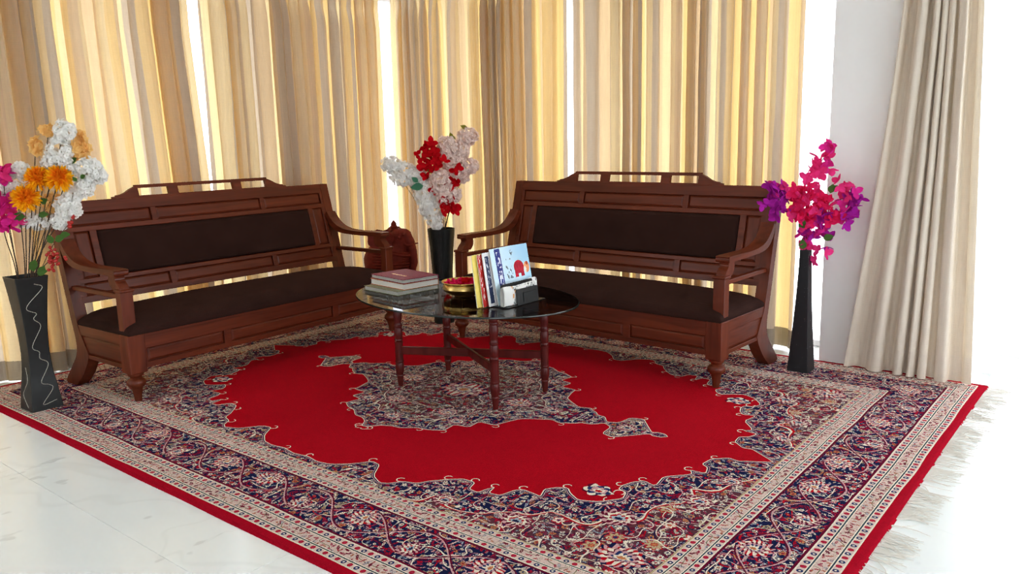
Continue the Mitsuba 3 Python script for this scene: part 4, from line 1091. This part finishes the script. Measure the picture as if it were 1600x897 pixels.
orchid(L_(13, 354, -.05), .055, 'lowest magenta flower, just above the rim of the left vase', 63, [L_(28, 440), L_(20, 395)])
key = 'berry_sprig'; g = np.random.default_rng(9); bs = []
for i in range(34):
    q = L_(83 + g.normal(0, 7.5), 407 + g.normal(0, 8), -.08 + .02 * g.normal())
    m = trimesh.creation.icosphere(subdivisions=2, radius=.0085); m.apply_translation(q); bs.append((q, m))
for i in range(7):
    q = L_(108 + g.normal(0, 4), 352 + g.normal(0, 4), -.04); m = trimesh.creation.icosphere(subdivisions=2, radius=.009); m.apply_translation(q); bs.append((q, m))
for q, m in bs: add(key + '__berry', m, 'berry_red', smooth=True)
stem(key, [L_(52, 520), L_(58, 440), L_(72, 415, -.06), L_(84, 405, -.08)]); 
add(key + '__twig', tube(curve([L_(58, 440), L_(80, 390, -.04), L_(108, 352, -.04)], 10), .002, 5), 'stem_brown')
leaves(key, [(L_(60, 432, -.06), Rr * .5 + [0, 0, .6], .06, .02), (L_(56, 430, -.06), Rr * .9 + [0, 0, .1], .065, .022), (L_(52, 428, -.05), -Rr * .2 + [0, 0, .8], .055, .018), (L_(50, 425, -.05), Rr * .3 + [0, 0, .9], .06, .02)])
leaves(key, [(L_(84, 380, -.05), Rr * .8 + [0, 0, .25], .065, .02), (L_(92, 372, -.05), Rr * .9 + [0, 0, .0], .06, .018), (L_(80, 385, -.05), -Rr * .2 + [0, 0, .6], .05, .018)], 'leaf_green')
tag(key, 'sprig of red berries and green leaves at the rim of the left vase', 'flower')

# ---- corner vase ----------------------------------------------------
B2 = Bunch(CV, 0.742); s2 = 205.0
Dd = np.array([0.726, 0.687, 0.0])
C_ = lambda x, y, c=0.0: B2.at((x - 699.5) / s2 + 0.036 * (359 - y) / s2, (359 - y) / s2, c)
GC = 'flower stems in the corner vase'
k = white_branch('white_blossom', [(C_(676, 300, -.02), (.095, .11, .06)), (C_(687, 332, -.02), (.075, .10, .05)), (C_(662, 277, -.02), (.085, .08, .05)), (C_(640, 272, -.02), (.10, .085, .05)), (C_(622, 257, -.02), (.075, .06, .045)), (C_(676, 325, -.04), (.05, .06, .04)), (C_(692, 352, -.06), (.04, .035, .03))], 620, C_(697, 440), [C_(696, 370)], 'long white blossom spray sweeping left from the corner vase', GC, 71, r=.014)
leaves(k, [(C_(672, 290, -.10), -Rr * .9 + [0, 0, -.15], .10, .03), (C_(664, 284, -.10), -Rr * .5 + [0, 0, .35], .06, .02)], 'leaf_teal')
k = white_branch('blush_blossom', [(C_(714, 245), (.09, .13, .06)), (C_(722, 262), (.08, .11, .06)), (C_(706, 232), (.06, .08, .05))], 330, C_(700, 440), [C_(702, 370), C_(708, 310)], 'pale blush blossom spray in the middle of the corner bouquet', GC, 72, 'petal_blush', .014)
k = white_branch('blush_blossom', [(C_(741, 216, .01), (.075, .06, .05)), (C_(733, 236, .01), (.05, .07, .05)), (C_(728, 250, .01), (.045, .05, .045))], 190, C_(702, 440), [C_(704, 370), C_(722, 300)], 'pale blush blossom spray reaching highest at the right of the corner bouquet', GC, 73, 'petal_blush', .014)
leaves(k, [(C_(740, 204), -Rr * .8 + [0, 0, .35], .055, .018), (C_(717, 219), -Rr * .3 + [0, 0, .8], .05, .016), (C_(714, 216), Rr * .6 + [0, 0, -.3], .045, .016)], 'leaf_olive')
k = white_branch('blush_blossom', [(C_(746, 262, .01), (.06, .055, .045)), (C_(732, 276, .01), (.055, .055, .045))], 150, C_(703, 440), [C_(705, 370), C_(720, 310)], 'pale blush blossom spray pointing right from the corner bouquet', GC, 74, 'petal_blush', .014)
k = white_branch('blush_blossom', [(C_(700, 285, -.09), (.085, .09, .045)), (C_(706, 305, -.08), (.07, .07, .045)), (C_(718, 304, -.07), (.06, .06, .04))], 260, C_(699, 440), [C_(700, 370), C_(702, 330)], 'lower pale blush blossom spray at the front of the corner bouquet', GC, 75, 'petal_blush', .014)
def redbranch(label, pts, via, seed, tip):
    key = fresh('red_flower'); g = np.random.default_rng(seed)
    stem(key, [C_(701, 440)] + via + [tip])
    for x, y, n in pts:
        for i in range(n):
            c = C_(x + g.normal(0, 4), y + g.normal(0, 4), -.09 + g.normal(0, .015))
            add(key + '__flower', orient(bract_flower(.038 + .012 * g.random(), g), c, -Dd + g.normal(0, .5, 3), g.random() * 6.28), 'petal_red')
    tag(key, label, 'flower', 'red flower branches in the corner vase')
redbranch('red flower branch at the top of the corner bouquet', [(683, 227, 5), (674, 236, 3), (690, 237, 3), (668, 250, 3), (670, 262, 2), (684, 243, 1)], [C_(698, 370), C_(688, 300)], 171, C_(683, 230))
redbranch('red flower branch in the heart of the corner bouquet', [(692, 256, 4), (684, 260, 3), (697, 261, 3), (674, 274, 2), (690, 293, 1)], [C_(698, 370), C_(692, 310)], 172, C_(692, 256))
redbranch('red flower branch low on the right of the corner bouquet', [(721, 264, 2), (715, 286, 4), (722, 288, 2), (712, 280, 2)], [C_(704, 370), C_(712, 330)], 173, C_(717, 284))
redbranch('red flower branch just above the bare stems of the corner bouquet', [(704, 316, 4), (712, 312, 2), (715, 326, 4), (719, 324, 2)], [C_(704, 372)], 174, C_(710, 318))
key = 'red_flower__leaf'
leaves('red_flower', [(C_(688, 268, -.09), -Rr * .9 + [0, 0, .1], .05, .02), (C_(690, 268, -.09), Rr * .4 + [0, 0, .5], .045, .018)], 'leaf_olive')

# ---- right vase -----------------------------------------------------
B3 = Bunch(RV, 0.735); s3 = 271.0
Dd = np.array([0.947, 0.320, 0.0])
V_ = lambda x, y, c=0.0: B3.at((x - 1258.5) / s3 - 0.044 * (390 - y) / s3, (390 - y) / s3, c)
def bougainvillea(label, pts, via, seed, tip):
    key = fresh('bougainvillea_branch'); g = np.random.default_rng(seed)
    stem(key, [V_(1257, 460), V_(1258, 400)] + via + [tip], .0025)
    for x, y, n, mats in pts:
        for i in range(n):
            c = V_(x + g.normal(0, 7), y + g.normal(0, 7), g.normal(-.02, .03))
            m = orient(bract_flower(.036 + .01 * g.random(), g), c, -Dd * .8 + g.normal(0, .7, 3), g.random() * 6.28)
            add(key + '__flower', m, mats[g.integers(len(mats))])
    tag(key, label, 'flower', 'bougainvillea branches in the tall black vase')
    return key
PK, HP, PU, MG = 'petal_pink', 'petal_hotpink', 'petal_purple', 'petal_magenta'
k = bougainvillea('topmost bougainvillea branch, pink, rising above the right vase', [(1298, 229, 5, [PK, MG]), (1281, 238, 4, [PK]), (1291, 253, 4, [PK, MG]), (1269, 262, 4, [PK]), (1260, 252, 0, [PK]), (1258, 280, 5, [PK, HP]), (1280, 271, 4, [PK])], [V_(1262, 330), V_(1266, 280)], 81, V_(1298, 229))
k = bougainvillea('bougainvillea branch bending left, purple at its tip', [(1206, 290, 9, [PU, MG]), (1205, 312, 10, [PU]), (1222, 300, 7, [MG, PU]), (1213, 322, 7, [PU]), (1236, 295, 6, [HP, PK]), (1245, 300, 6, [HP])], [V_(1250, 340), V_(1232, 300)], 82, V_(1204, 300))
k = bougainvillea('dense pink bougainvillea branch at the middle of the right bouquet', [(1262, 300, 10, [HP, PK]), (1250, 318, 8, [HP]), (1275, 305, 9, [PK, HP]), (1243, 335, 9, [HP, PK]), (1262, 340, 10, [HP, PK]), (1290, 315, 9, [PK, HP]), (1277, 325, 8, [HP, MG]), (1296, 330, 8, [HP])], [V_(1260, 350)], 83, V_(1270, 300))
leaves(k, [(V_(1296, 300, -.05), Rr * .3 + [0, 0, .9], .055, .02), (V_(1298, 296, -.04), Rr * .7 + [0, 0, .5], .045, .018)], 'leaf_green')
k = bougainvillea('bougainvillea branch bending right, purple at its end', [(1322, 292, 7, [PK]), (1330, 300, 4, [PK, MG]), (1334, 312, 8, [PU]), (1324, 318, 6, [PU, MG]), (1318, 336, 8, [PU, MG]), (1328, 330, 6, [PU])], [V_(1268, 355), V_(1298, 318)], 84, V_(1326, 308))
k = bougainvillea('low bougainvillea branch hanging over the rim of the right vase', [(1283, 340, 7, [PU, MG]), (1262, 360, 6, [MG, PU]), (1285, 358, 7, [PU, MG]), (1248, 368, 3, [MG]), (1244, 382, 2, [PK]), (1298, 370, 2, [PU]), (1282, 388, 2, [PK]), (1279, 396, 1, [PK]), (1270, 404, 2, [PK])], [V_(1264, 372)], 85, V_(1285, 350))
leaves(k, [(V_(1250, 356, -.05), Rr * .2 + [0, 0, .5], .06, .022), (V_(1254, 388, -.05), -Rr * .1 + [0, 0, .8], .065, .022), (V_(1286, 372, -.04), Rr * .9 + [0, 0, .2], .06, .022)], 'leaf_green')

# ------------------------------------------------------------------ elephant statue
def hull_chain(nodes, bones):
    out = []
    def ball(i):
        p, r = nodes[i]
        r = np.broadcast_to(np.asarray(r, float), (3,))
        return m3.Manifold.sphere(1.0, 24).scale(tuple(r)).translate(tuple(p))
    for b in bones:
        out.append(m3.Manifold.batch_hull([ball(i) for i in b]) if len(b) > 1 else ball(b[0]))
    return m3.Manifold.batch_boolean(out, m3.OpType.Add)
N = {'b0': ((-.09, 0, .40), (.12, .145, .15)), 'b1': ((.08, 0, .42), (.125, .14, .15)), 'n': ((.10, 0, .53), (.09, .09, .08)), 'h': ((.12, 0, .60), (.095, .085, .085)), 'f': ((.165, 0, .615), (.06, .06, .065)),
     't0': ((.205, 0, .565), .048), 't1': ((.235, 0, .48), .036), 't2': ((.245, 0, .39), .031), 't3': ((.225, 0, .325), .027), 't4': ((.245, 0, .27), .022)}
for i, (x, y) in enumerate(((.09, .075), (.09, -.075), (-.13, .075), (-.13, -.075))):
    N[f'l{i}'] = ((x, y, .32), .062); N[f'k{i}'] = ((x + .005, y, .14), .052); N[f'f{i}'] = ((x + .008, y, .050), (.060, .058, .05))
bones = [('b0', 'b1'), ('b1', 'n'), ('n', 'h'), ('h', 'f'), ('f', 't0'), ('t0', 't1'), ('t1', 't2'), ('t2', 't3'), ('t3', 't4')]
for i in range(4): bones += [(f'l{i}', f'k{i}'), (f'k{i}', f'f{i}')]
em = hull_chain(N, bones).refine_to_length(0.016).to_mesh()
em = trimesh.Trimesh(em.vert_properties[:, :3], em.tri_verts, process=True)
trimesh.smoothing.filter_taubin(em, lamb=0.5, nu=0.53, iterations=12)
zmin = em.vertices[:, 2].min()
fwd = np.array([.40, -.917]); EA = math.degrees(math.atan2(fwd[1], fwd[0]))
TE = T().translate([-.30, 4.50, ZF * 0 - 0.0 - float(zmin)]).rotate([0, 0, 1], EA)
def ep(name, mesh, smooth=True, mat='red_clay', **k): return add('elephant_statue__' + name, mesh, mat, smooth=smooth, to_world=TE, **k)
ep('body', em)
# ears, tusks, crown, eyes, blanket ridges, howdah
for sg in (1, -1):
    th = np.linspace(0, 2 * np.pi, 25)[:-1]
    rr_ = 0.105 * (1 + .10 * np.sin(3 * th) + .07 * np.sin(8 * th))
    ring = lambda s, off: np.stack([.012 + s * rr_ * np.cos(th) * .9, np.full_like(th, sg * (.098 + off)) + sg * .055 * s * (1 - np.cos(th)), .590 + s * rr_ * np.sin(th)], 1)
    ep('ear', loft([ring(.3, -.004), ring(.8, -.004), ring(1, .004), ring(.8, .014), ring(.3, .008)]), 40)
    ep('tusk', tube(curve([(.17, sg * .045, .56), (.215, sg * .055, .545), (.265, sg * .055, .55)], 8), np.linspace(.014, .004, 8), 8), True)
    ey = lathe([(0, .014), (.008, .013), (.014, .007), (.015, 0), (.022, 0), (.026, .006), (.031, .003), (.032, -.012), (0, -.012)], 20); ey.apply_transform(trimesh.geometry.align_vectors([0, 0, 1], [.3, sg, .1])); ey.apply_translation((.150, sg * .076, .618))
    ep('eye', ey, 30)
cro = lathe([(0, -.03), (.03, -.03), (.036, 0), (.026, .015), (.034, .028), (.022, .042), (.024, .055), (.012, .072), (0, .088)], 20); cro.apply_translation((.07, 0, .668)); ep('crown', cro, 40)
for i in range(9):
    zc = .315 + .024 * i; s = math.sqrt(max(.1, 1 - ((zc - .40) / .19) ** 2))
    a = np.linspace(0, 2 * np.pi, 49)
    pts = np.stack([.005 + (.205 * s) * np.cos(a), .150 * s * np.sin(a), np.full_like(a, zc)], 1)
    ep('blanket_ridge', tube(pts, .008, 8, cap=False))
cl = np.linspace(0, 2 * np.pi, 41)
for zc, rx, ry in ((.505, .135, .125), (.488, .145, .135)):
    ep('collar', tube(np.stack([.075 + rx * np.cos(cl), ry * np.sin(cl), zc - .25 * (rx * np.cos(cl))], 1), .011, 8, cap=False))
ep('brow_band', tube(np.stack([.185 + 0 * np.linspace(-1, 1, 15), .075 * np.linspace(-1, 1, 15), .655 - .02 * np.linspace(-1, 1, 15) ** 2], 1), .011, 8))
hw = [m for x, z_, r in ((-.12, .555, .05), (-.045, .575, .045), (.02, .60, .035)) for m in [trimesh.creation.icosphere(subdivisions=3, radius=r).apply_translation((x, 0, z_))]]
ep('back_ornament', cat(hw), True)
tag('elephant_statue', 'red-brown carved elephant statue in the corner behind the left bench', 'statue')
